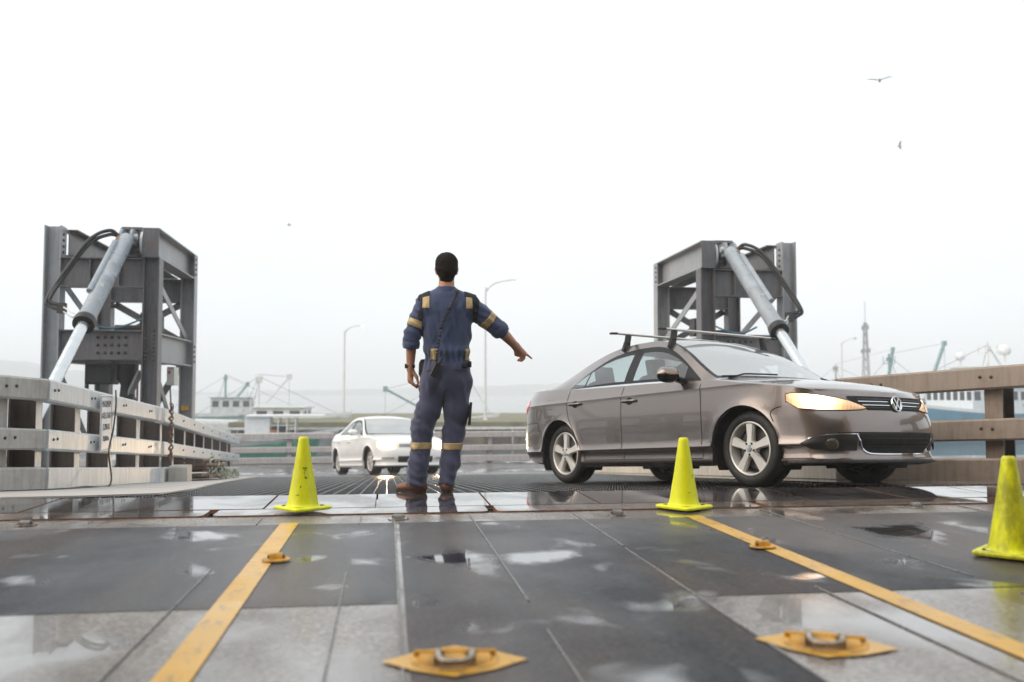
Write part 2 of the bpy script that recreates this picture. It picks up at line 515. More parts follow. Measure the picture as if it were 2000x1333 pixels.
lashing_pot((1.776, 4.255, .004), False, R(10), 'small yellow lashing saddle set in the right lane line', 'small lashing saddles on the lane lines', None)
for (x, y, w) in [(-2.011, 5.52, 'small steel lashing saddle at the deck edge, farthest left'), (0.06, 5.50, 'small steel lashing saddle at the deck edge below the pointing man'), (1.381, 5.525, 'small steel lashing saddle at the deck edge left of the middle cone'), (3.392, 5.63, 'small steel lashing saddle at the deck edge below the car bumper')]:
    lashing_pot((x, y, -.004), False, 0, w, 'small lashing saddles along the deck edge', False)

# --- hinged flaps with rounded corners, then the apron plates
flaps = empty('flap_row', (0, 0, 0)); flaps['kind'] = 'structure'
xs = [-4.53, -2.80, -1.072, 0.648, 2.43, 4.15]
for a, c in zip(xs[:-1], xs[1:]):
    a += .028; c -= .028
    y0, y1, rr = 5.735, 6.01, .055
    pts = []
    for cx, cy, t0 in ((c - rr, y0 + rr, -90), (c - .02, y1 - .02, 0), (a + .02, y1 - .02, 90), (a + rr, y0 + rr, 180)):
        q = rr if cy < 5.9 else .02
        for k in range(5):
            t = R(t0 + 90 * k / 4); pts.append((cx + q * math.cos(t), cy + q * math.sin(t)))
    b = MB(); b.poly(pts, -0.022, 0.008)
    o = b.build('flap', M['flap'], flaps)
    o.data.materials.append(M['rustedge'])
    for p in o.data.polygons:
        if abs(p.normal.z) < .5: p.material_index = 1
strip_sheet('flap_bed', [[(-9, 5.722, -.026), (11, 5.722, -.026), (11, 6.9, -.026), (-9, 6.9, -.026)]], M['flap'], flaps)

apron = empty('ramp_apron', (0, 0, 0)); apron['kind'] = 'structure'
px = [-5.2, -4.46, -3.73, -2.99, -2.255, -1.52, -0.785, -0.077, 0.666, 1.402, 2.14, 2.875, 3.61, 4.35, 5.08, 5.82]
for i, (a, c) in enumerate(zip(px[:-1], px[1:])):
    g = .007
    dz = random.uniform(-.0015, .0015)
    b = MB(); b.poly([(a + g, 6.065), (c - g, 6.065), (c - g, 6.83), (a + g, 6.83)], -0.022 + dz, 0.005 + dz)
    o = b.build('plate', M['plate'], apron)
    o.data.materials.append(M['rustedge'])
    for p in o.data.polygons:
        if abs(p.normal.z) < .5: p.material_index = 1
MB().box((0.3, 6.045, -.020), (11.4, .05, .014)).build('dark_gap', M['dark'], apron)

# --- steel grating of the ramp
def grate_mat():
    t = NT('wet_grating'); c = t.co('World')
    geo = t.n('NewGeometry'); sx = t.n('SeparateXYZ'); t.l(geo.outputs['True Normal'], sx.inputs[0])
    topm = t.ramp(sx.outputs['Z'], [(.5, 0.), (.8, 1.)])
    f = t.noise(c, 9, 5)
    t.set(col=t.ramp(f, [(0.3, (0.014, 0.013, 0.013)), (0.7, (0.035, 0.032, 0.030))]), metal=0.0, coat=topm, coatr=.2, spec=t.math('MULTIPLY', topm, .5), rough=t.ramp(t.noise(c, 30, 3), [(.3, .45), (.7, .7)]), nrm=t.bump(t.noise(c, 80, 2), .15, .003))
    return t.m
M['grate'] = grate_mat()
grating = empty('ramp_grating', (0, 0, 0)); grating['kind'] = 'structure'
GX0, GX1, GY0, GY1 = -2.75, 4.00, 6.87, 20.6
gme = None
nb = 70
for i in range(nb):
    x = GX0 + (GX1 - GX0) * i / (nb - 1)
    if gme is None:
        b = MB()                                  # serrated flat bar
        seg = int((GY1 - GY0) / .049)
        rows = [[], [], [], []]
        for k in range(seg * 2 + 1):
            y = GY0 + (GY1 - GY0) * k / (seg * 2)
            zt_ = zr(y) + (.004 if k % 4 in (0, 1) else -.003)
            rows[0].append((-.0042, y, zr(y) - .05)); rows[1].append((-.0042, y, zt_)); rows[2].append((.0042, y, zt_)); rows[3].append((.0042, y, zr(y) - .05))
        b.grid(rows)
        o = b.build('bearing_bar', M['grate'], grating)
        gme = o.data; o.location.x = x
    else:
        o = link('bearing_bar', gme, None, grating); o.location.x = x
cme = None
ncb = 76
for i in range(ncb):
    y = GY0 + .05 + (GY1 - GY0 - .1) * i / (ncb - 1)
    if cme is None:
        o = MB().beam((GX0 - .01, 0, -.018), (GX1 + .01, 0, -.018), .007, .036).build('cross_bar', M['grate'], grating)
        cme = o.data
    else:
        o = link('cross_bar', cme, None, grating)
    o.location = (0, y, zr(y))
strip_sheet('gap_shade_sheet', [[(-4.2, 6.7, -.42), (5.6, 6.7, -.42), (5.6, 20.6, zr(20.6) - .42), (-4.2, 20.6, zr(20.6) - .42)]], M['dark'], grating)  # dark sheet added so the grating gaps read as shade
for y in np.arange(8.3, 20, 2.1):
    MB().ibeam((-3.2, y, zr(y) - .2), (4.6, y, zr(y) - .2), .16, .28).build('floor_beam', M['dark'], grating)

# --- pale gritty walkways at both edges of the ramp
t = NT('gritted_walkway'); c = t.co('World')
t.set(col=t.mix(t.noise(c, 60, 4, .7), (0.34, 0.32, 0.30), (0.58, 0.55, 0.52)), rough=t.ramp(t.noise(c, 1.3, 4), [(.4, .35), (.6, .6)]), nrm=t.bump(t.noise(c, 130, 2), .5, .004))
M['walk'] = t.m
def slope_poly(name, pts, th, lift, m, kind='structure'):
    b = MB()
    n = len(pts)
    vs = [(x, y, zr(y) + lift - th) for x, y in pts] + [(x, y, zr(y) + lift) for x, y in pts]
    fs = [(i, (i + 1) % n, n + (i + 1) % n, n + i) for i in range(n)] + [tuple(range(n - 1, -1, -1)), tuple(range(n, 2 * n))]
    b.add(vs, fs)
    o = b.build(name, m); o['kind'] = kind
    return o
slope_poly('walkway', [(-4.4, 6.86), (-2.66, 6.86), (-2.2, 7.03), (-1.74, 7.42), (-1.80, 9.0), (-2.05, 11.2), (-2.35, 14.5), (-2.62, 18.0), (-2.75, 20.6), (-3.9, 20.6), (-3.45, 14), (-3.45, 9.3)], .014, .018, M['walk'])
slope_poly('walkway', [(4.05, 6.86), (5.9, 6.86), (4.8, 9.3), (4.8, 20.6), (4.05, 20.6)], .014, .016, M['flap'])

# --- lower ramp and quay road
M['asphalt'] = deck_mat('wet_asphalt', (0.055, 0.058, 0.062), (0.10, 0.105, 0.11), 0.25, 0.45, 0.52, 0.62, 0.08, 0.5, 160, 0.15, (9, 1, 0))
ramp = strip_sheet('ramp_road', [[(-5.6, 20.6, zr(20.6) - .005), (6.2, 20.6, zr(20.6) - .005), (7.5, 29.0, zr(29.0) - .005), (-6.4, 29.0, zr(29.0) - .005)]], M['asphalt'], kind='structure')
ZQ = zr(29.0) - .005
quay = MB()
quay.poly([(-30, 29.0), (26, 29.0), (26, 33.9), (-30, 33.9)], ZQ - .6, ZQ)
quay.build('quay_road', M['asphalt'])['kind'] = 'structure'
for x in range(-28, 27, 4):
    MB().tube([(x, 33.4, ZQ - .5), (x, 33.4, -6)], .2, 10).build('quay_pile', M['wood'], bpy.data.objects['quay_road'])
# side skirts that hide the ramp's underside
MB().add([(-4.4, 6.9, -.05), (-4.4, 29, zr(29) - .05), (-4.4, 29, zr(29) - .7), (-4.4, 6.9, -.6)], [(0, 1, 2, 3)]).build('side_girder', M['dark'], grating)
MB().add([(5.9, 6.9, -.05), (5.9, 29, zr(29) - .05), (5.9, 29, zr(29) - .7), (5.9, 6.9, -.6)], [(0, 1, 2, 3)]).build('side_girder', M['dark'], grating)

# --- water and far shore
ZW = -3.4
t = NT('harbour_water'); c = t.co('World', (1, 1, 1))
w1 = t.noise(t.co('World', (.55, 1.1, 1)), 1.0, 4, .6); w2 = t.noise(c, 6.0, 3)
h = t.math('ADD', w1, t.math('MULTIPLY', w2, .25))
t.set(col=(0.10, 0.135, 0.15), rough=0.10, spec=0.5, ior=1.33, nrm=t.bump(h, .35, .12))
M['water'] = t.m
strip_sheet('water', [[(-1400, -700, ZW), (1400, -700, ZW), (1400, 1500, ZW), (-1400, 1500, ZW)]], M['water'], kind='structure')

M['hill'] = simple('far_hill', (0.065, 0.085, 0.085), 0.9, 0, 0.3, 0.01, 0, 60, 'World')
def hill(name, x0, x1, y, tops, depth):
    n = len(tops)
    rows = []
    for k, (fy, fz) in enumerate([(0, 0), (.15, .55), (.4, .95), (.6, 1.0), (1, .2)]):
        row = []
        for i in range(n):
            hgt = tops[i] * fz * (1 + .06 * math.sin(i * 2.1 + k))
            row.append((x0 + (x1 - x0) * i / (n - 1), y + depth * fy, ZW - 1 + hgt + (1 if k else 0)))
        rows.append(row)
    o = MB().grid(rows).build(name, M['hill'], None, 60); o['kind'] = 'structure'
def tops(n, keys, amp):
    kx = [k[0] for k in keys]; kz = [k[1] for k in keys]
    return [max(2, float(np.interp(i / (n - 1), kx, kz)) + amp * (rng.random() - .5)) for i in range(n)]
hill('hills', -1150, -206, 800, tops(60, [(0, 50), (.55, 46), (.82, 36), (.92, 21), (1, 3)], 3.6), 260)
hill('hills', -250, 520, 1020, tops(60, [(0, 3), (.3, 7), (.6, 14), (.8, 12), (1, 8)], 1.6), 200)
hill('hills', 440, 1300, 1000, tops(50, [(0, 7), (.3, 18), (1, 36)], 3), 240)
# ------------------------------------------------------------------ the ferry's open car deck behind the viewpoint, unseen; added for reflections and shade
M['ferrywall'] = simple('warm_bounce_paint', (.46, .30, .17), .55, 0, .15, .8, 0, 60, 'World')  # buff brown picked to bounce warm light in place of lamps
fy = empty('unseen_ferry_hull', (0, 0, 0)); fy['kind'] = 'structure'
for x in (-5.2, 6.8):
    MB().box((x, -11.0, 2.6), (.25, 25, 5.2)).build('side_wall', M['ferrywall'], fy)
    for y in range(-22, 1, 2):
        MB().box((x + (.2 if x < 0 else -.2), y, 2.6), (.16, .2, 5.2)).build('wall_frame', M['ferrywall'], fy)
MB().box((.8, -12.5, 5.3), (12.5, 22, .3)).build('deckhead', M['ferrywall'], fy)
for y in range(-22, -2, 2):
    MB().box((.8, y, 5.0), (11.6, .18, .34)).build('deck_beam', M['ferrywall'], fy)
MB().box((.8, -23.6, 2.6), (12.5, .25, 5.2)).build('end_wall', M['ferrywall'], fy)
# ------------------------------------------------------------------ guard rails
def bolt_me():
    if 'bolt' not in bpy.data.meshes:
        b = MB(); b.lathe([(0.024, 0), (0.024, .008), (0.016, .018), (0.0, .021)], n=10, axis=(0, 0, 1))
        me = bpy.data.meshes.new('bolt'); me.from_pydata(b.v, [], b.f); me.materials.append(M['bolt'])
        for p in me.polygons: p.use_smooth = True
        return me
    return bpy.data.meshes['bolt']
BOLT = bolt_me()
def bolt(parent, p, axis, s=1.0):
    o = link('bolt', BOLT, None, parent)
    o.location = p; o.scale = (s, s, s)
    o.rotation_euler = V(axis).to_track_quat('Z', 'Y').to_euler()
    return o

def guard_rail(p, q, inward, posts, m, label, group, kerb=True, zp=None, zq=None, wid=.16, post_in=0.0):
    """p,q ground points (x,y) of the rail's road face; inward = unit vector to the road"""
    x0, y0 = p; x1, y1 = q
    za = zr(y0) if zp is None else zp
    zb = zr(y1) if zq is None else zq
    r = empty('guard_rail', (x0, y0, za), 0, label, 'guard rail', group)
    P = V(0, 0, 0); Q = V(x1 - x0, y1 - y0, zb - za)
    iw = V(inward[0], inward[1], 0).normalized()
    back = -iw * (wid / 2)
    L = (Q - P).length
    for zc, hh in ((.965, .21), (.49, .20)):
        MB().beam(P + back + V(0, 0, zc), Q + back + V(0, 0, zc), wid, hh, ch=.018).build('rail', m, r)
    if kerb:
        MB().beam(P + back * 1.15 + V(0, 0, .118), Q + back * 1.15 + V(0, 0, .118), wid * 1.25, .215, ch=.014).build('kerb', m, r)
    for t in posts:
        c = P.lerp(Q, t) - iw * (wid + .125)
        d = (Q - P); d.z = 0; d.normalize()
        ob = MB().ibeam(c + V(0, 0, -.35), c + V(0, 0, 1.04), .16, .25, .02, .014, up=tuple(iw)).build('post', M['post'], r)
        MB().beam(c + iw * .1285 + V(0, 0, -.3), c + iw * .1285 + V(0, 0, 1.03), .162, .005, up=tuple(iw)).build('flange', m, ob)  # pale face laid over the shade-darkened post
        cc = P.lerp(Q, t)
        for zc in (.975, .50):
            for s in (-.05, .05):
                bolt(r, cc + d * s + V(0, 0, zc), tuple(iw), .62)
    return r
GL = 'guard rails along the ramp'
guard_rail((-3.22, 9.36), (-3.17, 13.55), (1, 0), (.04, .30, .58, .86), M['galv'], 'bright galvanised guard rail on the left carrying the load limit sign', GL)
guard_rail((-4.25, 7.75), (-3.235, 9.33), (1, -.64), (.32, .80), M['galv_old'], 'dull weathered guard rail flaring out at the left edge of the picture', GL)
guard_rail((-3.17, 13.75), (-4.25, 27.5), (1, .08), (.05, .14, .24, .34, .45, .57, .70, .84), M['galv'], 'long galvanised guard rail on the left running down the ramp past the mats', GL)
guard_rail((-4.28, 27.6), (-5.9, 30.4), (1, .5), (.1, .5, .9), M['galv'], 'short galvanised guard rail end piece turning left at the foot of the ramp', GL)
guard_rail((6.25, 6.55), (4.66, 9.12), (-1, -.62), (.20, .505, .86), M['rusty_rail'], 'brown weathered guard rail on the right behind the grey car bonnet', GL)
guard_rail((4.64, 9.16), (4.64, 20.5), (-1, 0), (.05, .2, .35, .5, .65, .8, .95), M['galv_old'], 'guard rail seen only beneath and behind the grey car', GL)
# barrier across the quay at the foot of the ramp
M['pinkrail'] = galv('sun_bleached_rail', (0.44, 0.41, 0.40), (0.52, 0.49, 0.48), 0.1, .6)
guard_rail((-17.0, 33.2), (-1.9, 33.1), (0, -1), [i / 7 + .04 for i in range(7)], M['pinkrail'], 'pale barrier rail across the quay left of the white car', 'barriers across the quay', zp=ZQ - .05, zq=ZQ)
guard_rail((-1.7, 33.1), (16.0, 32.6), (0, -1), [i / 8 + .05 for i in range(8)], M['pinkrail'], 'pale barrier rail across the quay behind the white car and the man', 'barriers across the quay', zp=ZQ, zq=ZQ + .1)

# chain wrapped round the joint of the left rail
ch = empty('chain', (-3.06, 13.64, zr(13.6)), 0, 'grimy chain wrapped around the joint of the left guard rail', 'chain')
for k in range(26):
    z = .30 + .80 * k / 25
    b = MB(); a = k * 1.9
    b.tube([(.02 * math.cos(a + t), .05 * math.sin(t) + .02 * math.sin(k * 3.3), z + .028 * math.cos(t)) for t in np.linspace(0, 2 * math.pi, 9)], .009, 6, False)
    b.build('chain_link', M['rustedge'] if k % 3 else M['bolt'], ch, 60)

# ------------------------------------------------------------------ load limit sign
SZ = zr(10.9)
sg = empty('load_sign', (-3.155, 10.92, SZ), 0, 'white load limit sign with black lettering hung on the left guard rail', 'sign')
b = MB(); b.beam((0, -.205, .72), (0, .205, .72), .008, .62, ch=.003); b.build('sign_board', M['white'], sg)
for i, (s, sz) in enumerate([('MAXIMUM', .080), ('AXEL LOAD', .072), ('12,700 KG', .072), ('28,000 lbs', .062)]):
    o = text_mesh('sign_text', s, sz, M['ink'], sg, (.0052, 0, .93 - i * .128), (R(90), 0, R(90)))
    o.scale = (.86, 1.35, 1)
b = MB()
for (a, c) in (((.0052, -.19, .425), (.0052, .19, .425)), ((.0052, -.19, 1.015), (.0052, .19, 1.015)), ((.0052, -.19, .425), (.0052, -.19, 1.015)), ((.0052, .19, .425), (.0052, .19, 1.015))):
    b.beam(a, c, .004, .004)
b.build('sign_border', M['ink'], sg)
cb = MB(); cb.tube(bez([(-3.13, 11.18, SZ + 1.09), (-3.11, 11.13, SZ + .9), (-3.10, 11.0, SZ + .62), (-3.10, 10.86, SZ + .40), (-3.02, 10.7, SZ + .12), (-3.0, 10.45, SZ + .05), (-3.05, 9.9, zr(9.9) + .03), (-3.1, 9.2, zr(9.2) + .02), (-3.6, 8.4, zr(8.4) + .02), (-4.3, 7.5, .02)], 60), .010, 6)
tag(cb.build('cable', M['black'], None, 60), 'thin black cable hanging over the sign and along the left kerb', 'cable')

# ------------------------------------------------------------------ hoist towers
def tower(mir, xi, xo, yf, yb, zt, label, cyl_label, lab_hose):
    """mir=-1 left tower, +1 right; xi inner post x, xo outer post x"""
    o = mir
    r = empty('hoist_tower', ((xi + xo) / 2, yf, -3.5), 0, label, 'hoist tower', 'hoist towers beside the ramp')
    ox, oy, oz = (xi + xo) / 2, yf, -3.5
    def P(x, y, z): return V(x - ox, y - oy, z - oz)
    W = .27
    m, ml = M['tower'], M['tower_lit']
    zb = -3.6
    bolts = []
    # posts
    def post(x, y, top, mm):
        return MB().ibeam(P(x, y, zb), P(x, y, top), W, W, .024, .018, up=(1, 0, 0)).build('post', mm, r)
    post(xo, yf, zt + .02, ml); post(xi, yf, zt - .50, m); post(xo, yb, zt - .02, m); post(xi, yb, zt - .03, ml)
    # longitudinal top girders (inner, middle, outer)
    xm = xi + o * .36
    for x, y0_, mm, h0 in ((xi, yf - .17, ml, .50), (xm + o * .02, yf - .10, m, .48), (xo - o * .16, yf + .17, m, .46)):
        MB().ibeam(P(x, y0_, zt - h0 / 2), P(x, yb + .1, zt - h0 / 2 - .02), .28, h0, .022, .016).build('top_girder', mm, r)
    # end stiffener and rounded lifting ear on the inner girder
    MB().box(P(xi, yf - .18, zt - .25), (.26, .02, .50)).build('end_plate', m, r)
    b = MB()
    pts = [(math.cos(t) * .13, math.sin(t) * .20) for t in np.linspace(0, 2 * math.pi, 22, endpoint=False)]
    vs = [P(xi + o * .145, yf - .06 + a, zt - .25 + c) for a, c in pts] + [P(xi + o * .185, yf - .06 + a, zt - .25 + c) for a, c in pts]
    n0 = len(pts)
    b.add(vs, [(i, (i + 1) % n0, n0 + (i + 1) % n0, n0 + i) for i in range(n0)] + [tuple(range(n0)), tuple(range(2 * n0 - 1, n0 - 1, -1))])
    b.build('lifting_ear', M['galv'], r)
    # cross beams
    xl, xr_ = sorted((xi, xo))
    for y, zc, h0, nm in ((yf, zt - .76, .50, 'cross_beam'), (yf, 1.53, .50, 'cross_beam'), (yb, zt - .76, .46, 'cross_beam'), (yb, 1.50, .44, 'cross_beam')):
        MB().ibeam(P(xl + W / 2 + .003, y - .03, zc), P(xr_ - W / 2 - .003, y - .03, zc), .24, h0, .022, .016).build(nm, m, r)
    for x in (xi, xo):
        MB().ibeam(P(x, yf + W / 2 + .003, 1.50), P(x, yb - W / 2 - .003, 1.50), .22, .50, .022, .016).build('side_beam', ml if x == xi else m, r)
    # web stiffeners and bolts on the front cross beams
    for k in (.33, .62):
        x = xi + (xo - xi) * k
        MB().box(P(x, yf - .09, zt - .76), (.018, .10, .45)).build('stiffener', m, r)
    for zc, nx_, x0 in ((1.53, 5, .26),):
        for i in range(nx_):
            for j in range(3):
                bolt(r, P(xi + (xo - xi) * (x0 + .07 * i), yf - .042, zc - .13 + .13 * j), (0, -1, 0), 1.1)
    for j in range(8):
        for s in (-.07, .07):
            bolt(r, P(xi + s, yf - W / 2 - .001, 1.28 + .07 * j), (0, -1, 0), .9)
    for j in range(4):
        bolt(r, P(xi - o * (.0152 if False else W / 2 + .001), yb - .06, zt - .42 + .1 * j), (-o, 0, 0), 1.0)
        bolt(r, P(xi - o * (W / 2 + .001), yb - .06, 1.34 + .1 * j), (-o, 0, 0), 1.0)
        bolt(r, P(xo - o * (W / 2 + .001), yf - .02, zt - .42 + .1 * j), (-o, 0, 0), 1.0)
    # diagonal braces
    def brace(a, c, mm=m, w=.13):
        b = MB(); b.beam(P(*a), P(*c), w, .02, up=(0, 1, .001) if abs(a[1] - c[1]) < .1 else (1, 0, .001))
        b.beam(P(*a) + V(0, .05, 0), P(*c) + V(0, .05, 0), .02, .10, up=(0, 1, .001)); b.build('brace', mm, r)
    brace((xi + o * .15, yb, zt - 1.02), (xo - o * .15, yb, 1.75)); brace((xo - o * .15, yb + .1, zt - 1.02), (xi + o * .15, yb + .1, 1.75))
    brace((xi, yf + .2, zt - .8), (xi, yb - .15, 1.8), ml); brace((xo, yf + .2, zt - .8), (xo, yb - .15, 1.8), ml)
    brace((xi, yf + .2, 1.2), (xi, yb - .15, -.8)); brace((xo, yf + .2, 1.2), (xo, yb - .15, -.8))
    brace((xi + o * .15, yb, 1.25), (xo - o * .15, yb, -1.0)); brace((xo - o * .15, yb + .1, 1.25), (xi + o * .15, yb + .1, -1.0))
    # machinery hanging under and resting on the lower beam
    xc = xi + (xo - xi) * .42
    b = MB(); b.box(P(xc + o * .25, yf + .45, 1.06), (.42, .5, .38), ch=.03); b.build('hydraulic_pump', M['dark'], r)
    b = MB(); b.lathe([(0, .3), (.17, .3), (.17, .05), (.10, -.05), (.12, -.30), (0, -.34)], P(xc - o * .16, yf + .45, .92), n=16); b.build('motor', M['dark'], r, 40)
    b = MB(); b.tube(bez([P(xc + o * .45, yf + .3, 1.0), P(xc + o * .40, yf + .2, .70), P(xc + o * .15, yf + .25, .62), P(xc - o * .05, yf + .35, .6)], 16), .035, 8); b.build('hose', M['black'], r, 60)
    MB().beam(P(xc - o * .42, yf + .3, 1.10), P(xc - o * .05, yf + .5, .35), .12, .05).build('strut', M['tower_lit'], r)
    b = MB(); b.tube([P(xc - o * .55, yf + .8, 1.86), P(xc + o * .15, yf + .8, 1.86)], .07, 12); b.box(P(xc - o * .45, yf + .9, 1.98), (.34, .3, .34), ch=.02); b.build('valve_block', M['dark'], r)
    b = MB(); b.tube(bez([P(xo - o * .5, yf + .2, 1.95), P(xo - o * .75, yf + .3, 1.84), P(xc - o * .1, yf + .5, 1.90), P(xc - o * .5, yf + .6, 2.1)], 20), .018, 6); b.build('blue_hose', M['bluehull'], r, 60)
    for k in range(3):
        MB().tube([P(xo - o * (.62 + .06 * k), yb - .4, 1.3), P(xo - o * (.62 + .06 * k), yb - .4, -2.5)], .022, 6).build('pipe', M['bluehull'] if k < 2 else M['brass'], r, 60)
    # control box on the inner side
    MB().box(P(xi - o * .02, yf + 1.5, 1.03), (.13, .36, .34), ch=.01).build('control_box', M['offwhite'] if mir < 0 else M['grey'], r)
    b = MB(); b.lathe([(0, .0), (.028, .0), (.028, .03), (0, .04)], P(xi - o * .02, yf + 1.24, 1.1), axis=(0, -1, 0), n=12); b.build('red_button', simple('red_button', (.5, .04, .03), .4) if mir < 0 else M['dark'], r)
    MB().tube(bez([P(xi, yf + 1.4, .85), P(xi - o * .06, yf + 1.2, .3), P(xi, yf + 1.0, -.6)], 12), .014, 6).build('cable', M['black'], r, 60)
    if mir < 0:
        MB().box(P(xi - o * .0, yb - W / 2 - .01, .42), (.14, .006, .09)).build('warning_plate', M['yellowfit'], r)
    # ---- lift cylinder
    c = empty('lift_cylinder', (xm, yf - .25, zt - .17), 0, cyl_label, 'hydraulic cylinder', 'lift cylinders of the ramp')
    T = V(0, 0, 0); B = V(0, -4.5, -3.43); mid = T.lerp(B, .455)
    d = (B - T).normalized()
    b = MB(); b.lathe([(0, .08), (.115, .08), (.125, .12), (.125, 1.05), (.132, 1.06), (.132, 1.09), (.125, 1.10), (.125, 1.48), (.132, 1.49), (.132, 1.52), (.125, 1.53), (.125, mid.length - .10), (.14, mid.length - .08), (.14, mid.length), (.0, mid.length)], T, axis=d, n=24)
    br = b.build('barrel', M['cyl'], c, 35)
    b = MB(); b.lathe([(.10, mid.length), (.152, mid.length), (.158, mid.length + .05), (.152, mid.length + .12), (.085, mid.length + .14)], T, axis=d, n=24); b.build('gland_collar', M['black'], c, 40)
    MB().tube([mid, B], .080, 20).build('rod', M['chrome'], c, 40)
    side = d.cross(V(1, 0, 0)).normalized()
    MB().tube([T + d * .35 + V(o * .09, -.11, .06), T + d * 1.9 + V(o * .09, -.11, .06)], .045, 10).build('side_pipe', M['cyl'], br, 40)
    b = MB()
    for s in (-.085, .085):
        b.tube([V(s - .02, 0, 0), V(s + .02, 0, 0)], .13, 16); b.beam(V(s, .0, .0), V(s, .30, .0), .035, .24)
    b.build('clevis', M['cyl'], c, 40)
    MB().tube([V(-.16, 0, 0), V(.16, 0, 0)], .05, 12).build('pin', M['galv'], c, 40)
    MB().box(T + d * 1.72 + V(-o * .02, -.12, -.06), (.10, .012, .30)).build('label_plate', M['offwhite'], c)
    b = MB(); b.box((0, .27, -.05), (.34, .04, .52)); b.box((-o * .12, .20, -.20), (.10, .12, .03)); b.box((-o * .12, .20, -.08), (.10, .12, .03)); b.build('bracket', M['tower'], c)
    # hoses arching outwards from the head to a clamp low on the barrel
    hs_ = empty('hydraulic_hose', (xm, yf - .25, zt - .17), 0, lab_hose, 'hose', 'black hydraulic hoses on the towers')
    for k in range(2):
        e = .07 * k
        MB().tube(bez([(o * .10, -.12, -.02), (o * .24, -.18, .07 - e), (o * .48, -.40, -.12 - e), (o * .74, -.68, -.66 - e), (o * .93 - o * e, -.92, -1.15 + e), (o * .86, -.96, -1.27 + e), (o * .70, -1.0, -1.32 + e)], 40), .030, 8).build('hose', M['black'], hs_, 60)
    MB().tube(bez([(o * .04, -.12, -.02), (-o * .02, -.28, -.22), (o * .02, -.75, -.70), (-o * .04, -1.2, -1.05), (o * .12, -1.75, -1.42)], 30), .016, 6).build('thin_hose', M['black'], hs_, 60)
    MB().box((o * .68, -1.0, -1.30), (.12, .10, .16)).build('clamp', M['bolt'], hs_)
    for k in range(2):
        MB().tube([(o * .66, -1.0, -1.28 - .07 * k), (o * .3, -1.7, -1.42 - .07 * k), (o * .12, -1.85, -1.48)], .014, 6).build('feed_pipe', M['galv'], hs_, 60)
    MB().tube([(o * .10, -1.72, -1.36), (o * .10, -1.98, -1.56)], .035, 8).build('port_fitting', M['brass'], hs_, 60)
    MB().tube([(o * .11, -.08, .02), (o * .11, -.22, -.12)], .035, 8).build('port_fitting', M['brass'], hs_, 60)
tower(-1, -4.00, -5.59, 16.30, 19.15, 3.51, 'steel hoist tower on the left with riveted cross beams', 'pale blue lift cylinder slanting down from the left tower', 'black hydraulic hoses looping off the left tower')
tower(1, 5.74, 7.30, 16.20, 18.95, 3.49, 'steel hoist tower on the right behind the grey car roof', 'pale blue lift cylinder slanting down from the right tower', 'black hydraulic hoses looping off the right tower')

# ------------------------------------------------------------------ stacked mats and rope by the left kerb
for k in range(7):
    y = 14.55 + .1 * (k % 2) + .10 * math.sin(k * 2.3)
    z = zr(15) + .015 + .052 * k
    x = -2.98 + .05 * math.sin(k * 1.7)
    l = 1.5 + .3 * math.sin(k * 3.1) if k < 6 else 1.2
    b = MB(); b.beam((0, 0, 0), (.03 * math.sin(k), l, -SL * l), .42, .046, ch=.008)
    o = b.build('timber_mat', M['wood']); o.location = (x, y, z + .023)
    o.rotation_euler = (0, 0, R(4 * math.sin(k * 2.0)))
    nm = ['bottom', 'second from the bottom', 'third from the bottom', 'middle', 'third from the top', 'second from the top', 'topmost'][k]
    tag(o, 'brown timber mat by the left kerb, %s of its stack' % nm, 'timber mat', 'stacked timber mats')
b = MB()
for j in range(16):
    yy = 15.05 + .17 * j + .06 * math.sin(j * 4.1)
    zz = zr(yy) + .06 + (.30 - .025 * j if j < 10 else .03) * (.35 + .65 * ((j * 7) % 5) / 4)
    xx = -2.78 + .05 * math.sin(j * 2.7)
    pts = [(xx + .02 * math.sin(3 * t + j), yy + .15 * math.sin(t) + .02 * math.cos(5 * t), max(zr(yy) + .03, zz + .105 * math.cos(t))) for t in np.linspace(0, 2 * math.pi, 18)]
    b.tube(pts, .017, 6, False)
tag(b.build('rope', M['rope'], None, 60), 'pale rope net loops draped over the stacked timber mats', 'rope')
tag(MB().box((-3.0, 14.02, zr(14) + .13), (.26, .30, .24), ch=.02).build('steel_block', M['galv_old']), 'dull steel block beside the left kerb next to the timber mats', 'block')

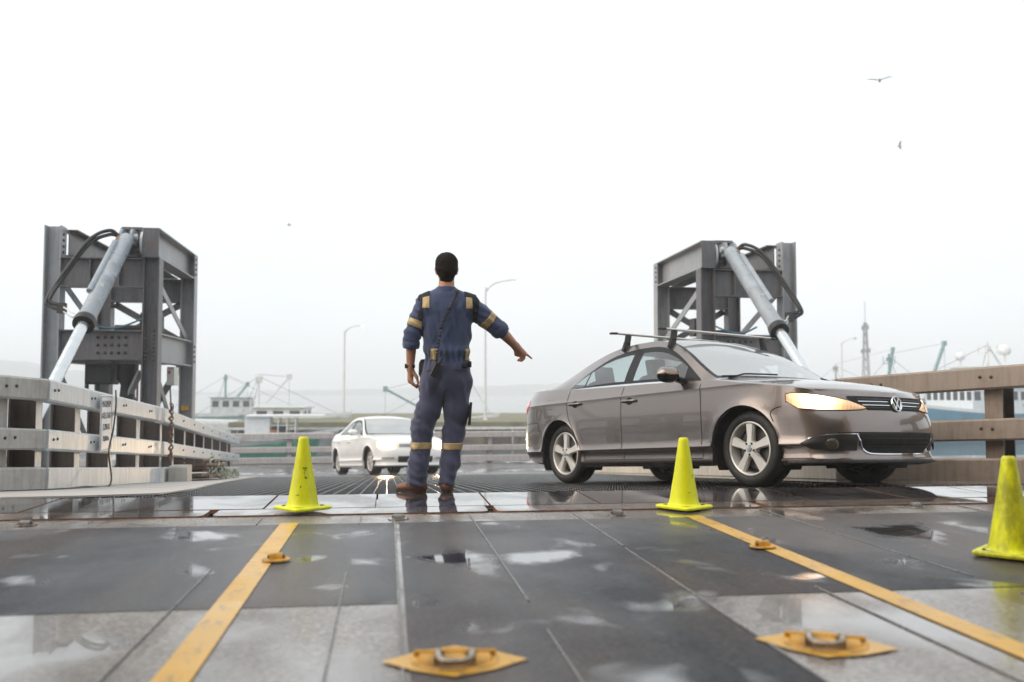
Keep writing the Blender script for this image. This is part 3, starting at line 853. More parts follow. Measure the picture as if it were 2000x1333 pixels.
# ------------------------------------------------------------------ traffic cones
t = NT('lime_cone_plastic'); c = t.co('Object')
dirt = t.ramp(t.noise(t.co('Object', (1, 1, .5)), 14, 6, .7), [(.36, 0.), (.60, 1.)])
att = t.n('ObjectInfo')
dirt = t.math('MULTIPLY', dirt, t.math('ADD', t.math('MULTIPLY', att.outputs['Object Index'], .01), .0))
base = t.mix(t.noise(c, 3, 3), (0.74, 0.77, 0.003), (0.82, 0.84, 0.004))
t.set(col=t.mix(dirt, base, (0.20, 0.19, 0.018)), rough=.42, spec=.45, nrm=t.bump(t.noise(c, 90, 2), .06, .002), sss=0.08)
t.p.inputs['Subsurface Radius'].default_value = (.03, .03, .005)
M['cone'] = t.m
def cone(loc, rz, label, marks, idx, s=1.0):
    r = empty('traffic_cone', loc, rz, label, 'traffic cone', 'lime traffic cones on the deck')
    b = MB()
    sq = []
    def ring(h, rad, z):
        out = []
        for k in range(48):
            t_ = 2 * math.pi * k / 48
            cx, sx = math.cos(t_), math.sin(t_)
            e = 2 / 9.0
            q = h
            x = q * math.copysign(abs(cx) ** e, cx); y = q * math.copysign(abs(sx) ** e, sx)
            out.append((x, y, z))
        return out
    b.grid([ring(.128, 0, .006), ring(.136, 0, .010), ring(.138, 0, .020), ring(.132, 0, .027), ring(.104, 0, .029)], True)
    b.build('base', M['cone'], r, 40).pass_index = idx
    b = MB()
    prof = [(.150, .026), (.108, .028), (.098, .034), (.094, .045), (.088, .075), (.060, .24), (.034, .415), (.031, .438), (.027, .448), (.020, .452), (.019, .44), (.018, .40)]
    b.lathe([(rr, z) for rr, z in prof[1:]], n=40)
    b.build('cone_body', M['cone'], r, 60).pass_index = idx
    MB().box((0, 0, .004), (.20, .20, .006)).build('foot_pad', M['black'], r)
    if marks:
        b = MB()
        for (z, w, h0, off) in marks:
            rad = np.interp(z, [.045, .415], [.094, .034]) + .0008
            row0, row1 = [], []
            for k in range(7):
                a_ = R(-90) - rz + off + (k / 6 - .5) * w / rad
                wob = .002 * math.sin(k * 2.7)
                row0.append((rad * math.cos(a_), rad * math.sin(a_), z - h0 / 2 + wob)); row1.append((rad * .995 * math.cos(a_), rad * .995 * math.sin(a_), z + h0 / 2 + wob * .5))
            b.grid([row0, row1])
        b.build('scuff_marks', M['ink'], r)
    r.scale = (s, s, s)
    return r
cone((-0.523, 5.87, .018), R(38), 'clean lime yellow traffic cone at the head of the left lane line', [(.262, .026, .007, .25), (.248, .016, .004, .27), (.232, .007, .006, .18), (.214, .006, .005, .25), (.203, .016, .008, .33), (.10, .02, .004, -.3), (.15, .006, .012, -.1)], 26)
cone((1.868, 5.72, .004), R(33), 'clean lime yellow traffic cone in front of the grey car', [(.218, .010, .004, .62), (.209, .003, .014, .58), (.11, .012, .004, .1)], 15)
cone((2.80, 3.885, .005), R(40), 'dirty olive stained traffic cone cut by the right picture edge', None, 72)

# ------------------------------------------------------------------ lamp posts
def lamp_post(x, y, z0, H, arm, lit, label):
    r = empty('street_lamp', (x, y, z0), 0, label, 'street lamp', 'street lamps along the quay')
    pts = [(0, 0, 0), (0, 0, H * .86), (arm * .05, 0, H * .92), (arm * .25, 0, H * .965), (arm * .6, 0, H * .99), (arm, 0, H)]
    path = bez(pts, 40)
    n = len(path)
    MB().tube(path, .08, 8, rr=[.085 - .05 * i / n for i in range(n)]).build('pole', M['offwhite'], r, 60)
    b = MB(); b.lathe([(.0, .0), (.2, 0), (.2, .04), (.12, .05), (.1, .35), (0, .36)], n=12); b.build('base', M['offwhite'], r, 40)
    b = MB(); b.lathe([(0, .09), (.1, .08), (.16, .02), (.14, -.02), (0, -.02)], (arm + .2, 0, H + .02), n=14); b.build('lamp_head', M['grey'], r, 50)
    b = MB(); b.lathe([(.12, 0), (.11, -.05), (0, -.09)], (arm + .2, 0, H - .001), n=14); b.build('lamp_glass', M['lampglow'] if lit else M['offwhite'], r, 50)
    return r
lamp_post(7.26, 69.75, -1.4, 10.72, 2.4, True, 'tall curved street lamp rising just right of the pointing man')
lamp_post(-3.96, 83.4, -1.35, 8.0, 1.45, True, 'farther street lamp rising left of the man above the white car')
lamp_post(48.76, 94.5, -1.4, 7.9, 1.4, False, 'faint distant street lamp on the right above the grey car bonnet')
# ------------------------------------------------------------------ cars
def pchip(xs, ys):
    xs = np.asarray(xs, float); ys = np.asarray(ys, float)
    h = np.diff(xs); dl = np.diff(ys) / h
    d = np.zeros_like(ys)
    d[0], d[-1] = dl[0], dl[-1]
    for i in range(1, len(xs) - 1):
        if dl[i - 1] * dl[i] > 0:
            w1 = 2 * h[i] + h[i - 1]; w2 = h[i] + 2 * h[i - 1]
            d[i] = (w1 + w2) / (w1 / dl[i - 1] + w2 / dl[i])
    def f(x):
        x = np.clip(np.asarray(x, float), xs[0], xs[-1])
        i = np.clip(np.searchsorted(xs, x) - 1, 0, len(xs) - 2)
        t = (x - xs[i]) / h[i]
        return (ys[i] * (1 + 2 * t) * (1 - t) ** 2 + h[i] * d[i] * t * (1 - t) ** 2 + ys[i + 1] * t * t * (3 - 2 * t) + h[i] * d[i + 1] * t * t * (t - 1))
    return f
def sstep(a, b, x):
    t = np.clip((x - a) / (b - a), 0, 1); return t * t * (3 - 2 * t)

def car_paint(name, col, flake=0.5, rough=.28):
    t = NT(name); c = t.co('Object')
    dirt = t.ramp(t.noise(c, 5, 6, .65), [(.4, 0.), (.75, 1.)])
    drop = t.ramp(t.noise(c, 160, 2), [(.60, 0.), (.68, 1.)])
    t.set(col=t.mix(t.math('MULTIPLY', dirt, .22), col, tuple(x * .75 for x in col)), metal=flake, rough=rough, coat=1.0, coatr=t.math('ADD', t.math('MULTIPLY', dirt, .06), .03))
    t.set(nrm=t.bump(drop, .06, .002))
    return t.m
def glass_mat(name, tint, refl=1.0, mist=0.0, ior=1.5):
    t = NT(name)
    t.t.nodes.remove(t.p)
    tr = t.n('BsdfTransparent'); tr.inputs['Color'].default_value = tuple(tint) + (1,)
    gl = t.n('BsdfGlossy'); gl.inputs['Roughness'].default_value = .03
    df = t.n('BsdfDiffuse'); df.inputs['Color'].default_value = (.8, .84, .86, 1)
    fr = t.n('LayerWeight'); fr.inputs['Blend'].default_value = .5
    f5 = t.math('POWER', fr.outputs['Facing'], 4.0)
    f2 = t.math('MINIMUM', t.math('ADD', t.math('MULTIPLY', f5, .9), .045 * refl), 1.0)
    a = t.n('MixShader'); a.inputs[0].default_value = mist  # white veil share; also carries the windscreen's painted sky glare
    t.l(tr.outputs[0], a.inputs[1]); t.l(df.outputs[0], a.inputs[2])
    b = t.n('MixShader'); t.l(f2, b.inputs[0]); t.l(a.outputs[0], b.inputs[1]); t.l(gl.outputs[0], b.inputs[2])
    t.l(b.outputs[0], t.out.inputs['Surface'])
    return t.m
M['carglass'] = glass_mat('side_glass', (.80, .90, .90), 3.0, .05)
M['screen'] = glass_mat('misted_glare_windscreen', (.80, .88, .89), 4.0, .45)  # mist, with the sky's reflection painted in as diffuse white
M['paint_grey'] = car_paint('warm_lit_grey_metallic', (0.222, 0.188, 0.174), .85, .27)  # grey with warm lamp light partly put into the base colour
M['paint_white'] = car_paint('white_car_paint', (0.87, 0.86, 0.84), 0.0, .3)
M['trim'] = simple('black_trim', (.008, .008, .009), .38, 0, .2, 10, 0, 60, 'Object', .25, .0)
M['plastic'] = simple('black_plastic', (.014, .014, .015), .5, 0, .3, 20)
M['gap'] = simple('panel_gap', (.006, .006, .006), .8)
M['chr'] = simple('chrome_trim', (.72, .73, .74), .12, 1.0, .05)
M['tyre'] = simple('tyre_rubber', (.017, .016, .016), .6, 0, .3, 20, .4, 90)
M['alloy'] = simple('alloy_wheel', (.68, .66, .63), .35, .25, .05, 5)
M['taillight'] = NT('tail_light').set(col=(.45, .015, .02), rough=.15, coat=1.0, emis=(1, .05, .06), emiss=.25).m
M['seat'] = simple('seat_cloth', (.085, .085, .085), .85)
M['cabin'] = simple('cabin_lining', (.05, .05, .052), .8)
M['disc'] = simple('brake_disc', (.14, .13, .125), .4, .8)

def headlamp_mat(name, bulb, core, amber, strength, r0, r1, cold=(1, .93, .80)):
    """lit headlamp: brightest round the bulb (object space), amber towards its ends"""
    t = NT(name); tc = t.n('TexCoord')
    vd = t.n('VectorMath'); vd.operation = 'DISTANCE'
    t.l(tc.outputs['Object'], vd.inputs[0]); vd.inputs[1].default_value = bulb
    f = t.n('MapRange'); f.inputs['From Min'].default_value = r0; f.inputs['From Max'].default_value = r1
    f.inputs['To Min'].default_value = 1; f.inputs['To Max'].default_value = 0
    t.l(vd.outputs['Value'], f.inputs['Value'])
    g = t.math('POWER', f.outputs[0], 1.8)
    wv = t.noise(t.co('Object', (1, 1, 7)), 7, 4)
    col = t.mix(g, amber, cold)
    rings = t.math('ADD', t.math('MULTIPLY', t.math('SINE', t.math('MULTIPLY', vd.outputs['Value'], 210.0)), .22), .78)
    t.set(col=(.5, .42, .3), rough=.1, coat=1.0, emis=col, emiss=t.math('ADD', t.math('MULTIPLY', g, strength), t.math('MULTIPLY', t.math('MULTIPLY', wv, rings), core * 1.4)))
    return t.m

class Car:
    def __init__(self, sp):
        self.sp = sp
        pl = [V(a, b, 0) for a, b in sp['plan']]
        d = bez(pl, 40 * len(pl))
        d = np.array([(p.x, p.y) for p in d])
        d[0, 1] = 0; d[-1, 1] = 0
        seg = np.linalg.norm(np.diff(d, axis=0), axis=1)
        self.A = np.concatenate([[0], np.cumsum(seg)])
        self.pl = d
        tg = np.gradient(d, self.A, axis=0); tg /= np.linalg.norm(tg, axis=1)[:, None]
        self.nr = np.stack([-tg[:, 1], tg[:, 0]], 1) * np.array([1, 1])
        # outward: at the front the tangent is +y so normal must be -s
        if self.nr[0, 0] > 0: self.nr = -self.nr
        self.ztop = pchip(*zip(*sp['ztop']))
        self.tf, self.ts, self.tr = [np.array(sp[k]).T for k in ('off_front', 'off_side', 'off_rear')]
    def a_s(self, s): return np.interp(s, self.pl[:, 0], self.A)
    def a_y(self, y):
        k = np.argmax(self.pl[:, 1] > self.sp['ycorner'])
        return np.interp(y, self.pl[:k + 1, 1], self.A[:k + 1])
    def P(self, a, z, out=0.0):
        s = np.interp(a, self.A, self.pl[:, 0]); y = np.interp(a, self.A, self.pl[:, 1])
        nx = np.interp(a, self.A, self.nr[:, 0]); ny = np.interp(a, self.A, self.nr[:, 1])
        wf = sstep(.30, .85, -nx); wr = sstep(.30, .85, nx)
        off = wf * np.interp(z, *self.tf) + wr * np.interp(z, *self.tr) + (1 - wf - wr) * np.interp(z, *self.ts)
        for ax in (self.sp['fa'], self.sp['ra']):
            dist = np.sqrt((s - ax) ** 2 + (z - self.sp['wr']) ** 2)
            off = off - .016 * np.exp(-np.maximum(dist - self.sp['ar'], 0) / .035) * (1 - wf - wr)
        q = out - off
        return np.stack(np.broadcast_arrays(s + nx * q, np.maximum(y + ny * q, 0), z), -1)
    def zbot(self, s):
        z = np.interp(s, *np.array(self.sp['zbot']).T)
        for ax in (self.sp['fa'], self.sp['ra']):
            dd = self.sp['ar'] ** 2 - (s - ax) ** 2
            z = np.where(dd > 0, np.maximum(z, self.sp['wr'] + np.sqrt(np.maximum(dd, 0))), z)
        return z
    def loc(self, p, side=1):
        """(s,y,z) -> local: x forward from the front axle, right side is -y"""
        return (self.sp['fa'] - p[0], -side * p[1], p[2])
    def ribbon(self, pts, w, out, mb, side=1, vertical=True):
        """thin strip along (a,z) points of the lower body"""
        pts = [np.array(p, float) for p in pts]
        rows = [[], []]
        for i, p in enumerate(pts):
            d = pts[min(i + 1, len(pts) - 1)] - pts[max(i - 1, 0)]
            d = d / (np.linalg.norm(d) + 1e-9)
            nrm = np.array([-d[1], d[0]]) * w / 2
            for k, s in enumerate((1, -1)):
                q = p + s * nrm
                rows[k].append(self.loc(self.P(q[0], q[1], out), side))
        mb.grid(rows)
    def patch(self, a0, a1, lo, hi, out, side=1, n=26, m=6, bulge=0.0):
        """surface patch between curves lo(a), hi(a)"""
        rows = []
        for j in range(m + 1):
            row = []
            for i in range(n + 1):
                a = a0 + (a1 - a0) * i / n
                z = lo(a) + (hi(a) - lo(a)) * j / m
                bo = bulge * (1 - (2 * j / m - 1) ** 2) * (1 - (2 * i / n - 1) ** 4)
                row.append(self.loc(self.P(a, z, out + bo), side))
            rows.append(row)
        return rows

def build_wheel(root, sp, x, side, yo, five=True):
    """wheel centre at (x, yo) - part 'wheel' with sub-parts"""
    Rw, rr = sp['wr'], sp['rim']
    ax = V(0, -side, 0)                      # outward
    c = V(x, -side * yo, Rw)
    def lt(prof, n=40, mb=None):
        b = mb or MB()
        return b.lathe(prof, c, axis=ax, n=n)
    # rim face with spokes = the wheel part
    b = MB()
    lt([(rr, -.17), (rr, -.012), (rr - .004, .0), (rr - .012, .003), (rr - .020, -.004), (rr - .024, -.03), (rr - .03, -.15)], 48, b)
    e1 = V(1, 0, 0); e2 = ax.cross(e1)
    ns = 5 if five else 8
    for k in range(ns):
        t = 2 * math.pi * k / ns + (R(90) if five else .2)
        dr = e1 * math.cos(t) + e2 * math.sin(t); tn = ax.cross(dr)
        w0, w1 = (.034, .047) if five else (.03, .028)
        sec = []
        for q, w, hgt in ((.045, w0, .002), (.10, w0 * .95, -.004), (rr * .66, (w0 + w1) / 2, -.006), (rr - .02, w1, -.008)):
            base = c + dr * q
            sec.append([base - tn * w + ax * (hgt - .020), base - tn * w * .72 + ax * hgt, base + tn * w * .72 + ax * hgt, base + tn * w + ax * (hgt - .020), base + tn * w * .8 + ax * (hgt - .05), base - tn * w * .8 + ax * (hgt - .05)])
        b.grid(sec, True)
    lt([(.0, .004), (.062, .002), (.070, -.008), (.070, -.05)], 24, b)
    wh = b.build('wheel', M['alloy'], root, 40)
    b = MB(); tw = sp['tw']
    prof = [(rr - .008, -.02), (rr + .004, .004), (rr + .02, .012), (Rw - .04, .010), (Rw - .015, .000), (Rw - .004, -.018), (Rw, -.035), (Rw, -.07), (Rw - .006, -.073), (Rw - .006, -.081), (Rw, -.084), (Rw, -.125), (Rw - .006, -.128), (Rw - .006, -.136), (Rw, -.139), (Rw, -tw + .03), (Rw - .01, -tw + .008), (Rw - .05, -tw), (rr, -tw + .01)]
    lt(prof, 56, b)
    b.build('tyre', M['tyre'], wh, 50)
    b = MB(); lt([(.0, -.075), (rr * .72, -.075), (rr * .72, -.09), (0, -.095)], 32, b); b.build('brake_disc', M['disc'], wh, 40)
    b = MB(); lt([(0, -.10), (rr + .0, -.10)], 32, b); b.build('backing', M['plastic'], wh)
    b = MB(); lt([(0, .010), (.026, .009), (.030, .003)], 20, b); b.build('hub_cap', M['chr'], wh, 40)
    b = MB()
    for k in range(5):
        t = 2 * math.pi * k / 5 + R(54)
        dr = e1 * math.cos(t) + e2 * math.sin(t)
        b.lathe([(.0115, .0), (.010, .005), (.0, .005)], c + dr * .050 + ax * .0015, axis=ax, n=10)
    b.build('lug_bolt', M['plastic'], wh)
    return wh

def build_car(sp, root, mats, detail=True):
    C = Car(sp)
    paint = mats['paint']
    fa, ra, ar, wr = sp['fa'], sp['ra'], sp['ar'], sp['wr']
    # ---------- lower body skirt
    amax = C.A[-1]
    cols = set(np.round(np.arange(0, amax, sp.get('res', .025)), 4)) | {round(amax, 4)}
    for ax in (fa, ra):
        for t in np.linspace(0.02, math.pi - .02, 34):
            cols.add(round(float(C.a_s(ax + ar * math.cos(t))), 5))
        for e in (-1, 1): cols.add(round(float(C.a_s(ax + e * ar * 1.0005)), 5))
    cols = np.array(sorted(cols))
    zl = sp['zrows']; zfix = zl[-1]
    scol = np.interp(cols, C.A, C.pl[:, 0])
    zb = C.zbot(scol); zt = C.ztop(scol)
    rows = []
    for z in zl: rows.append(np.maximum(z, zb))
    for z in (.70, .74, .78, .81, .84, .860, .868, .885, .91, .94, .97, 1.0):
        rows.append(np.maximum(np.minimum(z, zt - .001), zb))
    rows.append(np.maximum(zt, zb))
    Zr = np.array(rows)
    body = MB()
    for side in (1, -1):
        g = [[C.loc(p, side) for p in C.P(cols, Zr[i])] for i in range(len(Zr))]
        body.grid(g)
        # wheel arch lips turned inwards
        for ax in (fa, ra):
            k = [i for i in range(len(cols)) if abs(scol[i] - ax) <= ar * .9999]
            k = [k[0] - 1] + k + [k[-1] + 1]
            p = [C.P(cols[i], max(zb[i], .19)) for i in k]
            body.grid([[C.loc(q, side) for q in p], [C.loc((q[0], q[1] - .03, q[2]), side) for q in p]])
    # ---------- top: hood, greenhouse, boot
    acF = float(C.a_y(sp['ycornF'])); acR = float(np.interp(sp['scornR'], C.pl[:, 0], C.A))
    sv = set(np.round(np.arange(C.a_s(.0) * 0 + acF, acR, .045), 4)) | {acF, acR}
    DL = sp['dlo']
    for s in DL['cuts']: sv.add(float(C.a_s(s)))
    for s in sp['screen'] + sp['rear_glass']: sv.add(float(C.a_s(s)))
    av = np.array(sorted(sv))
    keep = [0]
    for i in range(1, len(av)):
        if av[i] - av[keep[-1]] > .006: keep.append(i)
    av = av[keep]
    E = C.P(av, C.ztop(np.interp(av, C.A, C.pl[:, 0])))
    sE = E[:, 0]
    z3b = pchip(*zip(*DL['top'])); z4f = pchip(*zip(*sp['z4'])); y4f = pchip(*zip(*sp['y4'])); zcf = pchip(*zip(*sp['zc']))
    F0 = C.P(0.0, C.ztop(0.0)); R0 = C.P(amax, C.ztop(sp['L']))
    bow = pchip(*zip(*([(sE[0], F0[0] - sE[0])] + sp['bow'] + [(sE[-1], R0[0] - sE[-1])])))
    fr1 = [0, .045, .12, .30, .5, .68, .86, 1.0]
    fr2 = [.5, 1.0]
    fr3 = [.05, .12, .22, .35, .5, .65, .8, .9, 1.0]
    nst = len(av)
    G = np.zeros((nst, len(fr1) + len(fr2) + len(fr3), 3))
    # loop rows for first and last station
    aF = np.linspace(acF, 0, 200); LF = C.P(aF, C.ztop(np.interp(aF, C.A, C.pl[:, 0])))
    aR = np.linspace(acR, amax, 200); LR = C.P(aR, C.ztop(np.interp(aR, C.A, C.pl[:, 0])))
    for i in range(nst):
        s, yE, zE = E[i]
        in_dlo = DL['cuts'][0] <= s <= DL['cuts'][-1]
        greenhouse = sp['z4'][0][0] < s < sp['z4'][-1][0]
        z4 = max(float(z4f(s)), zE + .012) if greenhouse else zE + .012
        y4 = min(float(y4f(s)), yE - .02) if greenhouse else yE - .03
        zz3 = max(float(z3b(s)), zE + .004) if in_dlo else zE + .004
        zz3 = min(zz3, z4 - .004)
        def yat(z):
            f = max(0.0, (z - zE) / max(z4 - zE, 1e-4))
            return yE + (y4 - yE) * (f ** 1.22)
        pts = []
        for f in fr1:
            z = zE + (zz3 - zE) * f; pts.append((s, yat(z), z))
        for f in fr2:
            z = zz3 + (z4 - zz3) * f; pts.append((s, yat(z), z))
        bw = float(bow(s)); sc = s + bw; zc = max(float(zcf(sc)), z4 + .004)
        p_ = float(np.interp(s, *np.array(sp['crown']).T))
        for f in fr3:
            e = 1 - (1 - f) ** p_
            pts.append((s + bw * (1 - (1 - f) ** 2.0), y4 * (1 - f), z4 + (zc - z4) * e))
        pts = np.array(pts)
        for (L_, idx0, cnt) in ((LF, 0, 7), (LR, nst - 1, 5)):
            kk = abs(i - idx0)
            if kk < cnt:
                w = (1 - kk / cnt) ** 1.5 if kk else 1.0
                yl = L_[:, 1]
                tgt = pts.copy()
                for q in range(len(pts)):
                    yy = pts[q, 1] / pts[0, 1] * L_[0, 1]
                    j = np.interp(-yy, -yl, np.arange(len(yl)))
                    for d in range(3): tgt[q, d] = np.interp(j, np.arange(len(yl)), L_[:, d])
                if kk == 0: pts = tgt
                else: pts[:, 2] = pts[:, 2] * (1 - w * .55) + tgt[:, 2] * w * .55
        G[i] = pts
    sta = sE
    def si(s): return int(np.argmin(np.abs(sta - s)))
    nr_ = G.shape[1]
    grp = {}
    def put(key, side, i, k):
        grp.setdefault((key, side), []).append((i, k))
    w0, w1 = si(sp['screen'][0]), si(sp['screen'][1]); r0, r1 = si(sp['rear_glass'][0]), si(sp['rear_glass'][1])
    panes = [(si(a), si(b)) for a, b in DL['panes']]
    d0, d1 = si(DL['cuts'][0]), si(DL['cuts'][-1])
    k3b = len(fr1) - 1; k4 = k3b + len(fr2)
    for i in range(nst - 1):
        for k in range(nr_ - 1):
            key = 'body'
            if d0 <= i < d1:
                if k == 0: key = 'belt'
                elif k == 1 or k == k3b - 1: key = 'frame'
                elif 2 <= k < k3b - 1:
                    key = 'frame'
                    for pi, (a, b) in enumerate(panes):
                        if a <= i < b: key = 'pane%d' % pi
            if w0 <= i < w1 and k >= k4: key = 'screen' if k > k4 and w0 < i else 'frame'
            if r0 <= i < r1 and k >= k4: key = 'rear' if k > k4 else 'frame'
            for side in (1, -1):
                put(key, side if key.startswith('pane') else 0, i, k) if side == 1 or key.startswith('pane') else None
    def addcells(mb, cells, sides):
        for side in sides:
            for i, k in cells:
                q = [C.loc(G[i, k], side), C.loc(G[i + 1, k], side), C.loc(G[i + 1, k + 1], side), C.loc(G[i, k + 1], side)]
                mb.add(q, [(0, 1, 2, 3)])
    addcells(body, grp[('body', 0)], (1, -1))
    bo = body.build('body', paint, root, 32, weld=True)
    b = MB(); addcells(b, grp[('belt', 0)], (1, -1)); b.build('belt_trim', M['chr'] if detail else paint, root, 30, weld=True)
    b = MB(); addcells(b, grp[('frame', 0)], (1, -1)); b.build('window_frame', M['trim'], root, 30, weld=True)
    b = MB(); addcells(b, grp[('screen', 0)], (1, -1)); b.build('windscreen', M['screen'], root, 60, weld=True)
    b = MB(); addcells(b, grp[('rear', 0)], (1, -1)); b.build('rear_window', M['carglass'], root, 60, weld=True)
    for pi in range(len(panes)):
        for side in (1, -1):
            if ('pane%d' % pi, side) in grp:
                b = MB(); addcells(b, grp[('pane%d' % pi, side)], (side,)); b.build('side_window', M['carglass'], root, 60, weld=True)
    C.G, C.sta, C.si, C.k4, C.k3b = G, sta, si, k4, k3b
    # ---------- underbody and wheel wells
    L, hw = sp['L'], sp['hw']
    b = MB()
    x0, x1 = fa - .25, fa - L + .3
    b.beam((fa - .35, 0, .27), (fa - L + .45, 0, .27), hw * 1.0, .14)
    b.beam((fa - fa - ar - .02, 0, .25), (fa - ra + ar + .02, 0, .25), hw * 1.78, .13)
    b.beam((fa - .24, 0, .25), (ar + .01, 0, .25), hw * 1.30, .10)
    b.beam((fa - ra - ar - .03, 0, .33), (fa - L + .40, 0, .33), hw * 1.35, .12)
    b.build('underbody', M['plastic'], root)
    for ax in (fa, ra):
        for side in (1, -1):
            rows = []
            for yy in (hw - .045, hw - .32):
                rows.append([C.loc((ax + (ar + .012) * math.cos(t), yy, wr + (ar + .012) * math.sin(t)), side) for t in np.linspace(-.5, math.pi + .5, 30)])
            mb = MB(); mb.grid(rows)
            mb.add([C.loc((ax + (ar + .012) * math.cos(t), hw - .32, wr + (ar + .012) * math.sin(t)), side) for t in np.linspace(-.5, math.pi + .5, 30)], [tuple(range(30))])
            mb.build('wheel_well', M['plastic'], root)
            build_wheel(root, sp, fa - ax, side, sp['wo'], sp.get('five', True))
    # ---------- cabin
    b = MB(); b.beam((fa - 1.5, 0, .42), (fa - 3.6, 0, .42), hw * 1.7, .10); b.build('cabin_floor', M['cabin'], root)
    b = MB(); b.beam((fa - sp['screen'][0] + .05, 0, .90), (fa - sp['screen'][0] - .36, 0, .88), hw * 1.62, .13, ch=.04); b.build('dashboard', M['cabin'], root)
    def seat(x, y):
        s_ = empty('seat', (0, 0, 0)); s_.parent = root
        del s_
    for (x, y, wd_) in [(fa - 2.30, .36, .48), (fa - 2.30, -.36, .48), (fa - 3.13, 0, 1.25)]:
        b = MB()
        b.beam((x + .50, y, .56), (x, y, .52), wd_, .16, ch=.05)
        b.beam((x + .04, y, .55), (x - .20, y, 1.06), wd_, .15, up=(1, 0, 0), ch=.05)
        st = b.build('seat', M['seat'], root, 40)
        for hy in ((y,) if wd_ < 1 else (-.38, .38)):
            b = MB(); b.beam((x - .21, hy, 1.06), (x - .25, hy, 1.245), .25, .10, up=(1, 0, 0), ch=.04); b.build('headrest', M['seat'], st, 40)
    b = MB(); b.tube([(fa - 1.78 - .06 * math.sin(t) * .5, .36 + .18 * math.cos(t), .98 + .18 * math.sin(t)) for t in np.linspace(0, 2 * math.pi, 25)], .015, 6, False); b.build('steering_wheel', M['cabin'], root, 60)
    return C

SEDAN = dict(
    L=4.63, hw=.885, fa=.89, ra=3.54, wr=.318, rim=.232, ar=.362, tw=.215, wo=.805, ycorner=.885, ycornF=.70, scornR=4.40,
    plan=[(0, 0), (.012, .20), (.05, .42), (.125, .60), (.25, .735), (.42, .815), (.65, .858), (.95, .882), (1.5, .884), (2.3, .889), (3.0, .889), (3.5, .884), (3.9, .862), (4.2, .815), (4.42, .725), (4.55, .58), (4.61, .33), (4.63, 0)],
    ztop=[(0, .728), (.06, .735), (.15, .752), (.30, .782), (.5, .815), (.87, .868), (1.3, .925), (2.0, .955), (2.6, .972), (3.4, .998), (3.8, 1.018), (4.2, 1.035), (4.63, 1.04)],
    zbot=[(0, .195), (.2, .19), (.5, .18), (1.2, .175), (3.2, .175), (3.9, .20), (4.3, .25), (4.63, .27)],
    zrows=[.175, .20, .212, .225, .235, .26, .30, .322, .338, .348, .365, .39, .42, .46, .50, .54, .57, .585, .60, .63, .66],
    off_front=[(.17, .10), (.20, .05), (.212, .012), (.225, .010), (.26, .025), (.30, .03), (.338, .016), (.36, .004), (.42, .0), (.50, .004), (.57, .020), (.60, .032), (.66, .052), (.72, .085), (.76, .12)],
    off_side=[(.17, .060), (.20, .036), (.212, .020), (.225, .018), (.235, .034), (.30, .040), (.322, .030), (.338, -.004), (.348, -.006), (.365, .003), (.39, .010), (.46, .008), (.57, .001), (.66, .0), (.76, .003), (.84, .006), (.860, .004), (.868, .010), (.90, .030), (.96, .056), (1.04, .10)],
    off_rear=[(.2, .10), (.26, .04), (.30, .012), (.42, .0), (.57, .0), (.64, .006), (.66, .030), (.76, .036), (.9, .05), (1.04, .09)],
    dlo=dict(cuts=[1.40, 1.62, 2.36, 2.50, 3.14, 3.165, 3.42], panes=[(1.62, 2.36), (2.50, 3.14), (3.165, 3.42)],
             top=[(1.40, .945), (1.5, 1.015), (1.62, 1.10), (1.75, 1.183), (1.90, 1.262), (2.05, 1.314), (2.22, 1.340), (2.45, 1.346), (2.7, 1.328), (2.9, 1.288), (3.1, 1.212), (3.25, 1.125), (3.36, 1.045), (3.43, 1.0)]),
    z4=[(1.22, .93), (1.35, 1.0), (1.5, 1.095), (1.7, 1.222), (1.9, 1.322), (2.05, 1.372), (2.25, 1.402), (2.5, 1.408), (2.75, 1.396), (3.0, 1.358), (3.3, 1.275), (3.55, 1.180), (3.75, 1.105), (3.92, 1.055), (4.02, 1.045)],
    y4=[(1.22, .80), (1.35, .785), (1.5, .755), (1.7, .700), (1.9, .645), (2.05, .615), (2.25, .595), (2.6, .588), (3.0, .592), (3.3, .610), (3.6, .645), (3.85, .690), (4.02, .74)],
    zc=[(.0, .728), (.08, .765), (.2, .806), (.4, .855), (.7, .908), (.95, .942), (1.08, .958), (1.16, .985), (1.30, 1.062), (1.5, 1.175), (1.7, 1.283), (1.88, 1.368), (2.05, 1.420), (2.3, 1.449), (2.55, 1.452), (2.8, 1.444), (3.05, 1.415), (3.2, 1.385), (3.4, 1.315), (3.6, 1.235), (3.8, 1.148), (3.92, 1.102), (4.02, 1.088), (4.3, 1.082), (4.5, 1.068), (4.63, 1.03)],
    bow=[(.45, -.15), (.8, -.14), (1.25, -.17), (1.6, -.15), (1.95, -.09), (2.4, -.01), (2.8, .03), (3.1, .07), (3.6, .10), (4.0, .11)],
    crown=[(0, 2.2), (1.1, 2.3), (1.4, 2.1), (2.0, 2.2), (2.6, 2.3), (3.4, 2.2), (4.2, 2.6), (4.63, 2.4)],
    screen=[1.245, 1.99], rear_glass=[3.12, 3.80])

jr_ = empty('grey_sedan', (0, 0, 0), 0, 'warm grey metallic four-door car with roof bars driving onto the deck', 'car', 'cars on the ramp')
JC = build_car(SEDAN, jr_, dict(paint=M['paint_grey']))
